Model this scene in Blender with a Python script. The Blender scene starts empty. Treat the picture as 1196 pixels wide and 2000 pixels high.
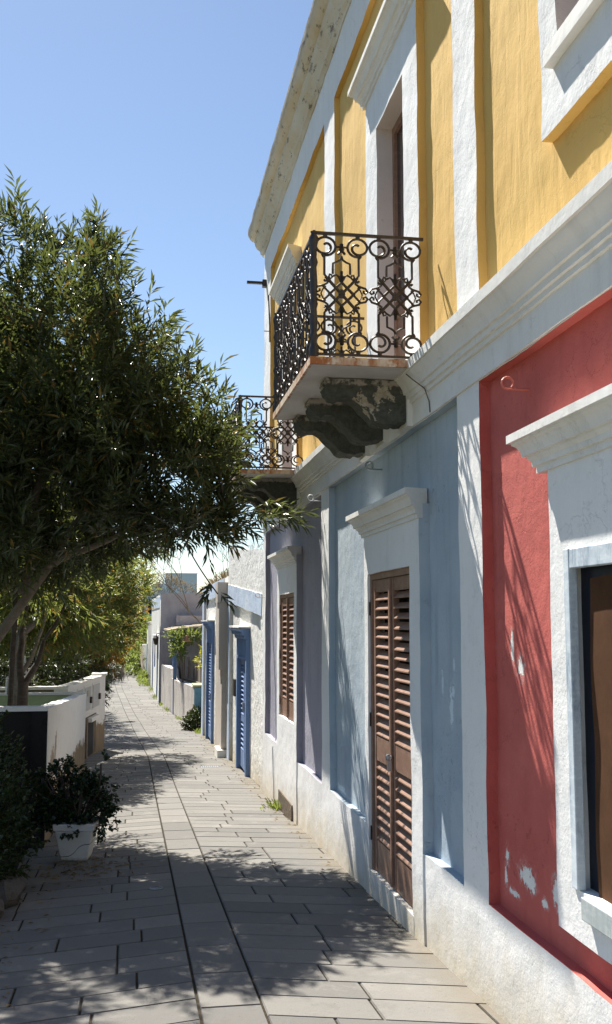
import bpy, math, random
import numpy as np
from mathutils import Vector, Matrix, noise as mnoise
rnd = random.Random(7)
npr = np.random.default_rng(11)
scene = bpy.context.scene
# ------------------------------------------------------------------ camera, world, sun, exposure
cam_d = bpy.data.cameras.new("camera"); cam = bpy.data.objects.new("camera", cam_d)
scene.collection.objects.link(cam); scene.camera = cam
cam_d.sensor_fit = 'VERTICAL'; cam_d.sensor_height = 36.0; cam_d.lens = 1950.0 / 2000.0 * 36.0
cam_d.clip_start = 0.05; cam_d.clip_end = 2000
yaw, pit = math.radians(9.436), math.radians(6.205)
F = Vector((math.sin(yaw) * math.cos(pit), math.cos(yaw) * math.cos(pit), math.sin(pit)))
R = Vector((math.cos(yaw), -math.sin(yaw), 0)); U = R.cross(F)
cam.matrix_world = Matrix(((R.x, U.x, -F.x, 0), (R.y, U.y, -F.y, 0), (R.z, U.z, -F.z, 0), (0, 0, 0, 1)))

SUN = Vector((-1.0, 2.6, 4.06)).normalized()          # towards the sun
world = bpy.data.worlds.new("World"); scene.world = world; world.use_nodes = True
wn = world.node_tree; wn.nodes.clear()
sky = wn.nodes.new("ShaderNodeTexSky"); sky.sky_type = 'NISHITA'; sky.sun_disc = False
sky.sun_elevation = math.asin(SUN.z); sky.sun_rotation = math.atan2(SUN.x, SUN.y)
sky.altitude = 0; sky.air_density = 1.0; sky.dust_density = 0.2; sky.ozone_density = 1.1
bg = wn.nodes.new("ShaderNodeBackground"); bg.inputs[1].default_value = 0.068
wo = wn.nodes.new("ShaderNodeOutputWorld")
wn.links.new(sky.outputs[0], bg.inputs[0]); wn.links.new(bg.outputs[0], wo.inputs[0])
sd = bpy.data.lights.new("sun", 'SUN'); sd.energy = 5.0; sd.angle = math.radians(0.5); sd.color = (1, 0.95, 0.86)
so = bpy.data.objects.new("sun", sd); scene.collection.objects.link(so)
so.rotation_mode = 'QUATERNION'; so.rotation_quaternion = (-SUN).to_track_quat('-Z', 'Y')
scene.view_settings.view_transform = 'Standard'; scene.view_settings.look = 'None'
scene.view_settings.exposure = 1.15; scene.view_settings.gamma = 1
scene.render.engine = 'CYCLES'

# ------------------------------------------------------------------ object helpers
def link(o): scene.collection.objects.link(o); return o
def thing(name, label, cat, loc=(0, 0, 0), group=None):
    o = link(bpy.data.objects.new(name, None)); o.location = loc; o.empty_display_size = 0.2
    o['label'] = label; o['category'] = cat
    if group: o['group'] = group
    return o
def tag(o, label, cat, group=None):
    o['label'] = label; o['category'] = cat
    if group: o['group'] = group
    return o
def sub(v, p): return (v[0] - p[0], v[1] - p[1], v[2] - p[2])

class MB:
    def __init__(s): s.v = []; s.f = []
    def add(s, vs, fs):
        n = len(s.v); s.v += [tuple(v) for v in vs]; s.f += [tuple(n + i for i in f) for f in fs]; return s
    def box(s, a, b, M=None):
        x0, x1 = sorted((a[0], b[0])); y0, y1 = sorted((a[1], b[1])); z0, z1 = sorted((a[2], b[2]))
        vs = [(x0, y0, z0), (x1, y0, z0), (x1, y1, z0), (x0, y1, z0), (x0, y0, z1), (x1, y0, z1), (x1, y1, z1), (x0, y1, z1)]
        if M is not None: vs = [M @ Vector(v) for v in vs]
        return s.add(vs, [(0, 3, 2, 1), (4, 5, 6, 7), (0, 1, 5, 4), (1, 2, 6, 5), (2, 3, 7, 6), (3, 0, 4, 7)])
    def tube(s, pts, r, n=6, cap=True, closed=False):
        pts = [Vector(p) for p in pts]; N = len(pts)
        rs = [r] * N if not hasattr(r, '__len__') else r
        up = None; rings = []
        for i in range(N):
            if closed: t = pts[(i + 1) % N] - pts[i - 1]
            else: t = pts[min(i + 1, N - 1)] - pts[max(i - 1, 0)]
            if t.length < 1e-9: t = Vector((0, 0, 1))
            t.normalize()
            if up is None: up = t.orthogonal().normalized()
            up = (up - t * up.dot(t))
            if up.length < 1e-6: up = t.orthogonal()
            up.normalize(); w = t.cross(up)
            rings.append([pts[i] + (up * math.cos(2 * math.pi * k / n) + w * math.sin(2 * math.pi * k / n)) * rs[i] for k in range(n)])
        vs = [p for rg in rings for p in rg]; fs = []
        for i in range(N if closed else N - 1):
            a = i * n; b = ((i + 1) % N) * n
            for k in range(n): fs.append((a + k, a + (k + 1) % n, b + (k + 1) % n, b + k))
        if cap and not closed:
            fs.append(tuple(range(n))[::-1]); fs.append(tuple((N - 1) * n + k for k in range(n)))
        return s.add(vs, fs)
    def prism(s, poly, axis, a, b, M=None):
        """poly = 2D points; extruded along axis ('x','y','z') from a to b; for y poly is (x,z), x: (y,z), z: (x,y)"""
        n = len(poly)
        def mk(p, t):
            v = {'y': (p[0], t, p[1]), 'x': (t, p[0], p[1]), 'z': (p[0], p[1], t)}[axis]
            return M @ Vector(v) if M is not None else v
        vs = [mk(p, a) for p in poly] + [mk(p, b) for p in poly]
        fs = [tuple(range(n)), tuple(range(2 * n - 1, n - 1, -1))] + [(i, i + n, (i + 1) % n + n, (i + 1) % n) for i in range(n)]
        return s.add(vs, fs)
    def loft(s, poly, stations):
        """cross sections poly (x,z) along y stations, all quads (for long mouldings that get displaced)"""
        n = len(poly); vs = [(p[0], y, p[1]) for y in stations for p in poly]; fs = []
        for j in range(len(stations) - 1):
            for i in range(n): fs.append((j * n + i, (j + 1) * n + i, (j + 1) * n + (i + 1) % n, j * n + (i + 1) % n))
        fs.append(tuple(range(n))); m = (len(stations) - 1) * n; fs.append(tuple(m + i for i in range(n))[::-1])
        return s.add(vs, fs)
    def lathe(s, prof, c, n=12):
        vs = []; fs = []
        for r, z in prof:
            for k in range(n): vs.append((c[0] + r * math.cos(2 * math.pi * k / n), c[1] + r * math.sin(2 * math.pi * k / n), c[2] + z))
        for j in range(len(prof) - 1):
            for k in range(n): fs.append((j * n + k, j * n + (k + 1) % n, (j + 1) * n + (k + 1) % n, (j + 1) * n + k))
        fs.append(tuple(range(n))[::-1]); fs.append(tuple((len(prof) - 1) * n + k for k in range(n)))
        return s.add(vs, fs)
    def wobble(s, amp, sc, seed=0.0, yz=1.0):
        out = []
        for v in s.v:
            p = Vector((v[0] * sc + seed, v[1] * sc, v[2] * sc))
            q = mnoise.noise_vector(p)
            out.append((v[0] + q.x * amp, v[1] + q.y * amp * yz, v[2] + q.z * amp * yz))
        s.v = out; return s

def mesh_from(name, v, f, mat, smooth=None):
    me = bpy.data.meshes.new(name); me.from_pydata([tuple(x) for x in v], [], f); me.update()
    if mat: me.materials.append(mat)
    if smooth is not None:
        me.shade_smooth(); me.set_sharp_from_angle(angle=math.radians(smooth))
    return me
def build(name, mb, mat, parent=None, label=None, smooth=None, bevel=0):
    """vertices in mb are world coordinates; the object's origin sits on its thing's base"""
    off = (0, 0, 0)
    p = parent
    while p is not None: off = tuple(off[i] + p.location[i] for i in range(3)); p = p.parent
    if parent is None and mb.v:
        a = np.array(mb.v); off = (float(a[:, 0].mean()), float(a[:, 1].mean()), float(a[:, 2].min()))
    v = [sub(x, off) for x in mb.v]
    import bmesh
    me = mesh_from(name, v, mb.f, mat, None)
    bm = bmesh.new(); bm.from_mesh(me); bmesh.ops.recalc_face_normals(bm, faces=bm.faces); bm.to_mesh(me); bm.free()
    if smooth is not None:
        me.shade_smooth(); me.set_sharp_from_angle(angle=math.radians(smooth))
    o = link(bpy.data.objects.new(name, me))
    if parent is None: o.location = off
    else: o.parent = parent
    if label: o['label'] = label
    if bevel:
        m = o.modifiers.new("bevel", 'BEVEL'); m.width = bevel; m.segments = 2; m.limit_method = 'ANGLE'
    return o
def pieces(mb):
    par = list(range(len(mb.v)))
    def fd(a):
        while par[a] != a: par[a] = par[par[a]]; a = par[a]
        return a
    for f in mb.f:
        for k in f[1:]: par[fd(k)] = fd(f[0])
    gr = {}
    for f in mb.f: gr.setdefault(fd(f[0]), []).append(f)
    out = []
    for fs in gr.values():
        m = MB(); mp = {}
        for f in fs:
            q = []
            for k in f:
                if k not in mp: mp[k] = len(m.v); m.v.append(mb.v[k])
                q.append(mp[k])
            m.f.append(tuple(q))
        out.append(m)
    return out
def struct(name, mb, mat, smooth=None):
    me = mesh_from(name, mb.v, mb.f, mat, smooth); o = link(bpy.data.objects.new(name, me)); o['kind'] = 'structure'; return o
def copy_tree(o, parent=None):
    c = o.copy(); link(c); c.parent = parent
    for ch in [x for x in o.children]: copy_tree(ch, c)
    return c

# ------------------------------------------------------------------ material helpers
class NT:
    def __init__(s, name):
        s.m = bpy.data.materials.new(name); s.m.use_nodes = True; s.t = s.m.node_tree; s.t.nodes.clear()
        s.out = s.n("ShaderNodeOutputMaterial"); s.geo = s.n("ShaderNodeNewGeometry"); s.pos = s.geo.outputs['Position']
    def n(s, k): return s.t.nodes.new(k)
    def l(s, a, b):
        if isinstance(a, (int, float)): b.default_value = a
        elif isinstance(a, tuple): b.default_value = a if len(a) != 3 or b.type == 'VECTOR' else (*a, 1)
        else: s.t.links.new(a, b)
    def noise(s, sc, det=4, rough=.55, vec=None, stretch=None, dist=0):
        v = vec or s.pos
        if stretch:
            mp = s.n("ShaderNodeMapping"); mp.inputs['Scale'].default_value = stretch; s.l(v, mp.inputs[0]); v = mp.outputs[0]
        t = s.n("ShaderNodeTexNoise"); s.l(v, t.inputs['Vector']); t.inputs['Scale'].default_value = sc
        t.inputs['Detail'].default_value = det; t.inputs['Roughness'].default_value = rough; t.inputs['Distortion'].default_value = dist
        return t.outputs[0]
    def ramp(s, f, a, b, c0=0., c1=1.):
        r = s.n("ShaderNodeMapRange"); s.l(f, r.inputs[0]); r.inputs[1].default_value = a; r.inputs[2].default_value = b
        r.inputs[3].default_value = c0; r.inputs[4].default_value = c1; return r.outputs[0]
    def mix(s, f, a, b, mode='MIX'):
        x = s.n("ShaderNodeMix"); x.data_type = 'RGBA'; x.blend_type = mode
        s.l(f, x.inputs[0]); s.l(a, x.inputs[6]); s.l(b, x.inputs[7]); return x.outputs[2]
    def math(s, op, a, b=0.0, c=0.0):
        x = s.n("ShaderNodeMath"); x.operation = op; s.l(a, x.inputs[0]); s.l(b, x.inputs[1]); s.l(c, x.inputs[2]); return x.outputs[0]
    def xyz(s, v=None):
        x = s.n("ShaderNodeSeparateXYZ"); s.l(v or s.pos, x.inputs[0]); return x.outputs
    def attr(s, name):
        x = s.n("ShaderNodeAttribute"); x.attribute_name = name; return x.outputs['Fac']
    def bump(s, h, dist, strength=1.0, prev=None):
        b = s.n("ShaderNodeBump"); b.inputs['Strength'].default_value = strength; b.inputs['Distance'].default_value = dist
        s.l(h, b.inputs['Height'])
        if prev is not None: s.l(prev, b.inputs['Normal'])
        return b.outputs[0]
    def finish(s, col, rough=.8, nrm=None, spec=.3, metal=0.0, trans=None, tfac=.35):
        p = s.n("ShaderNodeBsdfPrincipled"); s.l(col, p.inputs['Base Color']); s.l(rough, p.inputs['Roughness'])
        p.inputs['Specular IOR Level'].default_value = spec; p.inputs['Metallic'].default_value = metal
        if nrm is not None: s.l(nrm, p.inputs['Normal'])
        o = p.outputs[0]
        if trans is not None:
            t = s.n("ShaderNodeBsdfTranslucent"); s.l(trans, t.inputs[0]); m = s.n("ShaderNodeMixShader"); m.inputs[0].default_value = tfac
            s.l(o, m.inputs[1]); s.l(t.outputs[0], m.inputs[2]); o = m.outputs[0]
        s.l(o, s.out.inputs[0]); return s.m
    def patch(s, pts, nsc=26, amp=.10, soft=.01):
        """blob mask around (y,z,ry,rz) places, with a ragged outline"""
        X = s.xyz(); nz = s.noise(nsc, 5, .65); nz = s.math('MULTIPLY', s.math('SUBTRACT', nz, .5), amp * 30)
        res = None; s.halo = None
        for (y, z, ry, rz) in pts:
            a = s.math('DIVIDE', s.math('SUBTRACT', X[1], y), ry); b = s.math('DIVIDE', s.math('SUBTRACT', X[2], z), rz)
            d = s.math('SQRT', s.math('ADD', s.math('MULTIPLY', a, a), s.math('MULTIPLY', b, b)))
            m = s.ramp(s.math('ADD', d, nz), 1.0, 1.0 - 0.12, 0, 1)
            h = s.ramp(s.math('ADD', d, nz), 1.75, 1.0, 0, 1)
            res = m if res is None else s.math('MAXIMUM', res, m); s.halo = h if s.halo is None else s.math('MAXIMUM', s.halo, h)
        return res

def stucco(name, col, col2, dirt=(.45, .40, .30), dirt_amt=.35, bump=.004, streak=0.25, patches=None, patchcol=(.78, .77, .74), dirty_base=False, swirl=False, grain=70, crack=0.0):
    t = NT(name)
    big = t.ramp(t.noise(1.7, 5, .6), .3, .7)
    c = t.mix(big, col, col2)
    st = t.ramp(t.noise(5, 4, .6, stretch=(1, 1.6, .16)), .52, .78)
    c = t.mix(t.math('MULTIPLY', st, streak), c, tuple(x * .72 for x in col2))
    sp = t.ramp(t.noise(11, 6, .7), .58, .75)
    c = t.mix(t.math('MULTIPLY', sp, dirt_amt * .5), c, dirt)
    if dirty_base:
        X = t.xyz(); g = t.math('ADD', X[2], t.math('MULTIPLY', X[1], .052)); g = t.math('ADD', g, 1.6)   # height over the sloping path
        g = t.math('ADD', g, t.math('MULTIPLY', t.math('SUBTRACT', t.noise(4, 5, .7), .5), .55))
        m = t.ramp(g, .42, -.05, 0, 1)
        c = t.mix(t.math('MULTIPLY', m, .75), c, (.52, .43, .28))
        m2 = t.ramp(g, -.02, -.16, 0, 1); c = t.mix(m2, c, (.60, .52, .30))
    fine = t.noise(grain, 3, .6); mid = t.noise(9, 5, .55)
    h = t.math('ADD', t.math('MULTIPLY', fine, .35), t.math('MULTIPLY', mid, 1.4))
    if swirl:
        mp = t.n("ShaderNodeMapping"); mp.inputs['Rotation'].default_value = (math.radians(-28), 0, 0); mp.inputs['Scale'].default_value = (1, 1.5, .38)
        t.l(t.pos, mp.inputs[0]); sw = t.noise(6.5, 4, .5, vec=mp.outputs[0], dist=.6)
        h = t.math('ADD', h, t.math('MULTIPLY', sw, 2.6)); c = t.mix(t.math('MULTIPLY', t.ramp(sw, .45, .75), .28), c, tuple(x * .78 for x in col))
    nrm = None
    ln = t.math('ABSOLUTE', t.math('SUBTRACT', t.noise(1.9, 7, .62, dist=.4), .5)); hl = t.math('MULTIPLY', t.ramp(ln, .0042, .0012), t.ramp(t.noise(.9, 3), .47, .56))
    c = t.mix(t.math('MULTIPLY', hl, .16), c, tuple(x * .42 for x in col2)); h = t.math('SUBTRACT', h, t.math('MULTIPLY', hl, .25))
    rp = t.math('MULTIPLY', t.ramp(t.noise(.75, 5, .6), .56, .60), .22); c = t.mix(rp, c, tuple(min(.86, x * 1.12 + .02) for x in col))
    fl = t.ramp(t.noise(21, 6, .75), .60, .615); gate = t.ramp(t.noise(1.6, 3), .50, .60); fl = t.math('MULTIPLY', fl, gate); h = t.math('SUBTRACT', h, t.math('MULTIPLY', fl, .3)); c = t.mix(t.math('MULTIPLY', fl, .12), c, tuple(x * .7 for x in col2))
    if crack:
        v = t.n("ShaderNodeTexVoronoi"); v.feature = 'DISTANCE_TO_EDGE'; v.inputs['Scale'].default_value = 3.4
        nv = t.n("ShaderNodeVectorMath"); nv.operation = 'ADD'; tn = t.n("ShaderNodeTexNoise"); tn.inputs['Scale'].default_value = 5; t.l(t.pos, tn.inputs[0])
        sc = t.n("ShaderNodeVectorMath"); sc.operation = 'SCALE'; sc.inputs[3].default_value = .35; t.l(tn.outputs[1], sc.inputs[0]); t.l(t.pos, nv.inputs[0]); t.l(sc.outputs[0], nv.inputs[1]); t.l(nv.outputs[0], v.inputs[0])
        ck = t.math('MULTIPLY', t.ramp(v.outputs[0], .012, .0), t.ramp(t.noise(1.3, 2), .5, .62))
        c = t.mix(t.math('MULTIPLY', ck, crack), c, tuple(x * .45 for x in col)); h = t.math('SUBTRACT', h, t.math('MULTIPLY', ck, .8))
    if patches:
        pm = t.patch(patches); hf = t.math('MULTIPLY', t.halo, t.ramp(t.noise(34, 5, .7), .42, .55)); c = t.mix(t.math('MULTIPLY', hf, .55), c, tuple(.5 * a + .5 * b for a, b in zip(col, patchcol))); c = t.mix(pm, c, patchcol); h = t.math('SUBTRACT', h, t.math('MULTIPLY', pm, .7))
    nrm = t.bump(h, bump)
    return t.finish(c, .88, nrm, .2)
M = {}
M['white'] = stucco('white_stucco', (.83, .82, .80), (.76, .76, .75), dirt_amt=.45, bump=.0042, dirty_base=True, grain=70, crack=.0)
M['white_up'] = stucco('white_pilaster', (.80, .80, .79), (.72, .72, .71), dirt_amt=.3, bump=.005, grain=60)
M['red'] = stucco('red_paint', (.56, .145, .120), (.45, .100, .088), dirt=(.64, .30, .26), dirt_amt=.35, bump=.005, streak=.35,
                  patches=[(4.46, -1.15, .075, .045), (4.40, -1.18, .05, .03), (4.12, -1.13, .035, .06), (4.09, -1.19, .03, .03), (4.70, -1.12, .02, .04), (4.72, -1.22, .02, .05), (4.25, -1.22, .03, .02), (4.02, -1.16, .02, .05), (4.62, -1.27, .06, .015), (4.57, -.12, .018, .075), (4.47, -.22, .04, .05), (3.2, -1.28, .2, .02)], grain=110, crack=.0)
M['light_blue'] = stucco('pale_blue_paint', (.45, .515, .56), (.35, .42, .49), dirt=(.55, .60, .63), dirt_amt=.45, bump=.005, streak=.7,
                         patches=[(5.70, -.36, .018, .08), (5.53, -.49, .035, .10), (5.50, -.40, .03, .05), (5.47, -.25, .012, .05), (8.7, -1.45, .2, .03)], patchcol=(.62, .72, .78), grain=80, crack=.0)
M['lilac'] = stucco('lilac_paint', (.37, .36, .41), (.31, .30, .36), dirt=(.30, .28, .35), dirt_amt=.3, bump=.006, streak=.45, grain=60)
M['yellow'] = stucco('yellow_paint', (.72, .475, .155), (.66, .42, .13), dirt=(.72, .44, .14), dirt_amt=.35, bump=.0030, streak=.08, swirl=True, grain=60, crack=.0)
M['mould'] = stucco('moulded_white', (.80, .79, .76), (.73, .71, .66), dirt=(.60, .52, .38), dirt_amt=.35, bump=.003, streak=.4, grain=50)
M['rough'] = stucco('rough_white_render', (.82, .81, .76), (.74, .73, .70), dirt_amt=.5, bump=.016, grain=38, dirty_base=True)
M['bluewash'] = stucco('blue_wash', (.42, .52, .68), (.60, .68, .78), dirt=(.33, .43, .62), dirt_amt=.6, bump=.008, streak=.5, grain=40)
M['beige'] = stucco('beige_render', (.58, .52, .46), (.50, .45, .41), dirt_amt=.4, bump=.004, streak=.4)
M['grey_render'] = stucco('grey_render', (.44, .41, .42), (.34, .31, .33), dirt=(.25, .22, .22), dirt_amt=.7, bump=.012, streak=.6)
M['far_blue'] = stucco('far_pale_blue', (.60, .70, .74), (.64, .73, .76), dirt_amt=.05, bump=.001)
M['pink_reveal'] = stucco('pinkish_reveal', (.66, .58, .54), (.58, .51, .48), dirt=(.25, .20, .18), dirt_amt=.4, bump=.003)
def wood(name, col, col2, rough=.6, wear=None, wearamt=.4):
    t = NT(name); g = t.noise(22, 5, .6, stretch=(1, 1, .08)); c = t.mix(t.ramp(g, .3, .7), col, col2); c = t.mix(t.math('MULTIPLY', t.ramp(t.noise(13, 4, .7, stretch=(1, .7, 2)), .45, .7), .45), c, tuple(min(1, x * 1.5 + .02) for x in col))
    if wear: c = t.mix(t.math('MULTIPLY', t.ramp(t.noise(9, 6, .75, stretch=(1, 1, .3)), .48, .6), wearamt), c, wear)
    return t.finish(c, rough, t.bump(g, .0015), .35)
M['brown'] = wood('brown_painted_wood', (.28, .165, .115), (.22, .125, .085), .5)
M['blue_wood'] = wood('blue_painted_wood', (.10, .17, .36), (.14, .23, .44), .6, (.42, .50, .62), .5)
M['blue_trim'] = stucco('blue_trim_paint', (.16, .25, .45), (.20, .30, .50), dirt=(.5, .56, .62), dirt_amt=.5, bump=.004)
M['weathered'] = wood('weathered_blue_white_wood', (.60, .66, .70), (.48, .55, .62), .8, (.10, .17, .27), .55)
M['sill_wood'] = wood('grey_green_sill_wood', (.42, .46, .46), (.34, .38, .38), .8, (.62, .64, .62), .5)
M['old_plank'] = wood('old_grey_planks', (.22, .17, .13), (.15, .12, .10), .9, (.35, .30, .25), .4)
def flat(name, col, rough=.7, spec=.3, metal=0, nz=.15, sc=20, bump=.001):
    t = NT(name); g = t.noise(sc, 4); c = t.mix(t.ramp(g, .3, .7), col, tuple(x * (1 - nz) for x in col)); return t.finish(c, rough, t.bump(g, bump), spec, metal)
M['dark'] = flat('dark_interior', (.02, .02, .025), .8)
M['iron'] = flat('black_wrought_iron', (.060, .044, .034), .45, .5, .3, .5, 60)
M['cast'] = flat('cast_iron_post', (.045, .04, .04), .4, .5, .3, .4, 40)
M['white_plastic'] = flat('white_plastic', (.72, .71, .68), .45, .4, 0, .1, 15)
M['metal_grey'] = flat('grey_metal', (.35, .36, .38), .4, .5, .6)
M['hook_white'] = flat('white_painted_hook', (.75, .75, .73), .5)
M['hook_red'] = flat('red_painted_hook', (.60, .17, .13), .5)
M['terracotta'] = flat('terracotta', (.50, .22, .13), .8)
M['gap_shade'] = flat('window_gap_shade', (.012, .016, .03), .5)  # colour carries the shade inside the window gap
M['door_dark'] = flat('dark_brown_door_glass', (.05, .045, .045), .15, .5)
t = NT('burlap'); w1 = t.n("ShaderNodeTexWave"); w1.bands_direction = 'Z'; w1.inputs['Scale'].default_value = 90; w1.inputs['Distortion'].default_value = 4; t.l(t.pos, w1.inputs[0])
w2 = t.n("ShaderNodeTexWave"); w2.bands_direction = 'Y'; w2.inputs['Scale'].default_value = 90; w2.inputs['Distortion'].default_value = 4; t.l(t.pos, w2.inputs[0])
wv = t.math('MULTIPLY', w1.outputs[1], w2.outputs[1]); c = t.mix(t.ramp(t.noise(4, 5, .7), .3, .7), (.125, .060, .032), (.065, .032, .018)); c = t.mix(t.math('MULTIPLY', wv, .45), c, (.22, .115, .055))
M['burlap'] = t.finish(c, .95, t.bump(wv, .002), .1)
t = NT('slab_concrete'); c = t.mix(t.ramp(t.noise(4, 5, .65), .35, .65), (.62, .60, .57), (.52, .50, .47)); M['slab'] = t.finish(c, .85, t.bump(t.noise(40, 4), .002))
t = NT('rusted_edge'); r1 = t.noise(7, 6, .7, stretch=(1.2, 1.2, .25)); c = t.mix(t.ramp(r1, .42, .60), (.62, .52, .40), (.36, .14, .05)); c = t.mix(t.ramp(t.noise(18, 5), .5, .62), c, (.62, .54, .45)); M['rust'] = t.finish(c, .85, t.bump(r1, .003))
t = NT('lava_bracket'); b1 = t.noise(4.5, 6, .65); b2 = t.noise(26, 5, .7)
c = t.mix(t.ramp(b2, .35, .7), (.055, .058, .046), (.11, .11, .088)); c = t.mix(t.ramp(b1, .62, .64), c, t.mix(t.ramp(b2, .4, .6), (.30, .25, .17), (.44, .39, .30)))
X = t.xyz(); strip = t.math('MULTIPLY', t.ramp(t.math('ADD', X[2], t.math('MULTIPLY', b2, .05)), 1.505, 1.518), t.ramp(t.noise(9, 5, .7), .42, .5)); c = t.mix(strip, c, (.36, .32, .27)); M['lava'] = t.finish(c, .9, t.bump(t.math('ADD', b1, t.math('MULTIPLY', b2, .3)), .012))
t = NT('weathered_cornice'); a = t.noise(3.2, 6, .7, stretch=(1, .6, 1)); b = t.noise(13, 6, .75, stretch=(1, .35, 1)); c = t.mix(t.ramp(a, .35, .65), (.62, .52, .36), (.70, .66, .58))
c = t.mix(t.math('MULTIPLY', t.ramp(b, .57, .63), .85), c, (.15, .12, .10)); X = t.xyz(); topm = t.math('MULTIPLY', t.ramp(t.math('ADD', X[2], t.math('MULTIPLY', b, .10)), 5.60, 5.70), .8)
c = t.mix(topm, c, (.14, .125, .115)); M['cornice'] = t.finish(c, .9, t.bump(t.math('ADD', b, a), .012))
# left garden walls: white paint that has flaked off brown tuff along the foot
t = NT('flaking_white_wall'); X = t.xyz(); hgt = t.math('ADD', t.math('ADD', X[2], t.math('MULTIPLY', X[1], .052)), 1.6)
ed = t.math('ADD', hgt, t.math('MULTIPLY', t.math('SUBTRACT', t.noise(3.2, 6, .7, stretch=(1, .6, 1)), .5), .9))
ed = t.math('SUBTRACT', ed, t.math('MULTIPLY', t.math('SUBTRACT', X[1], 10), .004)); m = t.ramp(ed, .56, .54)
st = t.noise(9, 6, .7, stretch=(1, 2, .3)); brown = t.mix(t.ramp(st, .35, .65), (.30, .22, .13), (.17, .13, .085))
wh = t.mix(t.math('MULTIPLY', t.ramp(t.noise(6, 5, .7), .5, .75), .4), (.74, .72, .69), (.55, .50, .42))
pm = t.patch([(10.6, -1.45, .30, .17), (10.95, -1.30, .12, .15), (10.3, -1.52, .10, .13), (12.6, -1.72, .1, .08)]); c = t.mix(pm, wh, (.33, .26, .20)); c = t.mix(m, c, brown)
M['flaking'] = t.finish(c, .9, t.bump(t.math('ADD', t.math('MULTIPLY', m, -.8), t.math('MULTIPLY', t.noise(12, 6, .7), .8)), .014))
M['shaded_tuff'] = stucco('shaded_tuff', (.018, .017, .016), (.026, .024, .022), dirt=(.02, .02, .02), bump=.02, patches=None)  # dark stone with the near face's shade in its colour
M['brown_stone'] = stucco('brown_stone', (.20, .155, .11), (.12, .095, .07), dirt=(.08, .06, .05), dirt_amt=.7, bump=.02)
M['stained'] = stucco('stained_grey_white', (.62, .58, .54), (.46, .42, .40), dirt=(.20, .16, .13), dirt_amt=.8, bump=.012, streak=.8)
M['green_plaster'] = stucco('pale_green_plaster', (.42, .48, .26), (.36, .40, .24), bump=.006)
t = NT('garden_soil'); c = t.mix(t.ramp(t.noise(6, 5, .7), .3, .7), (.075, .055, .038), (.045, .034, .025)); c = t.mix(t.ramp(t.noise(.5, 6, .7), .48, .56), c, (.055, .075, .025))
M['soil'] = t.finish(c, .95, t.bump(t.noise(9, 6, .7), .03), .1)
M['rock'] = stucco('garden_rock', (.16, .14, .12), (.09, .08, .07), bump=.03)
# paving
t = NT('paving_stone'); X2 = t.xyz(); rv = t.attr('rnd'); c = t.mix(rv, (.140, .134, .124), (.222, .210, .190)); big = t.noise(1.1, 4, .6)
c = t.mix(t.math('MULTIPLY', t.ramp(big, .35, .7), .45), c, (.145, .142, .138)); fine = t.noise(170, 3, .7); c = t.mix(t.math('MULTIPLY', t.ramp(fine, .45, .7), .42), c, (.12, .115, .11))
sp = t.ramp(t.noise(5, 7, .72), .55, .7); c = t.mix(t.math('MULTIPLY', sp, .4), c, (.11, .10, .09)); lt = t.ramp(t.noise(2.6, 6, .7), .56, .68); c = t.mix(t.math('MULTIPLY', lt, .3), c, (.33, .31, .28)); ed_ = t.math('MULTIPLY', t.ramp(t.math('ADD', X2[0], t.math('MULTIPLY', t.noise(3, 5), .5)), 1.72, 1.98), .55); c = t.mix(ed_, c, (.17, .14, .095)); spk = t.ramp(t.noise(60, 2), .68, .72); c = t.mix(t.math('MULTIPLY', spk, .5), c, (.06, .055, .05))
M['paving'] = t.finish(c, .82, t.bump(t.math('ADD', fine, t.math('MULTIPLY', t.noise(18, 5), 1.2)), .003), .25)
M['joint'] = flat('joint_dirt', (.055, .045, .032), .95, .1, 0, .5, 30)

def leafmat(name, c1, c2, tr, tf=.4, rough=.38, dead=None, deadamt=.0):
    t = NT(name); r = t.attr('rnd'); c = t.mix(r, c1, c2); tc = t.mix(r, tr, tuple(x * .6 for x in tr))
    if dead:
        dm = t.ramp(r, 1 - deadamt - .01, 1 - deadamt); c = t.mix(dm, c, dead); tc = t.mix(dm, tc, dead)
    return t.finish(c, rough, None, .5, 0, tc, tf)
M['oleander'] = leafmat('oleander_leaf', (.026, .045, .019), (.085, .110, .050), (.20, .24, .06), .29, .32, (.22, .15, .04), .04)
M['olive_leaf'] = leafmat('yellow_green_leaf', (.065, .095, .025), (.105, .12, .03), (.30, .34, .07), .45, .4, (.34, .22, .05), .10)
M['rust_leaf'] = leafmat('rusty_leaf', (.10, .085, .02), (.20, .11, .02), (.46, .28, .05), .5, .5, (.34, .14, .02), .3)
M['dark_leaf'] = leafmat('dark_leaf', (.025, .045, .018), (.045, .065, .02), (.10, .13, .03), .25, .4)
M['jade_leaf'] = leafmat('jade_leaf', (.018, .035, .015), (.035, .060, .022), (.05, .08, .02), .1, .35)
M['hedge_leaf'] = leafmat('hedge_leaf', (.09, .15, .03), (.15, .20, .04), (.35, .42, .08), .45, .45)
M['gold_leaf'] = leafmat('golden_leaf', (.34, .33, .03), (.20, .28, .03), (.6, .55, .06), .45, .45)
M['dry_leaf'] = leafmat('dry_twig_leaf', (.30, .22, .12), (.20, .14, .08), (.3, .22, .10), .3, .7)
M['plume'] = leafmat('pale_plume', (.50, .46, .40), (.36, .33, .28), (.5, .45, .35), .4, .8)
M['bark'] = wood('grey_bark', (.20, .165, .125), (.12, .095, .07), .9)
M['bark_dark'] = wood('dark_bark', (.085, .065, .05), (.05, .04, .03), .9)

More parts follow.
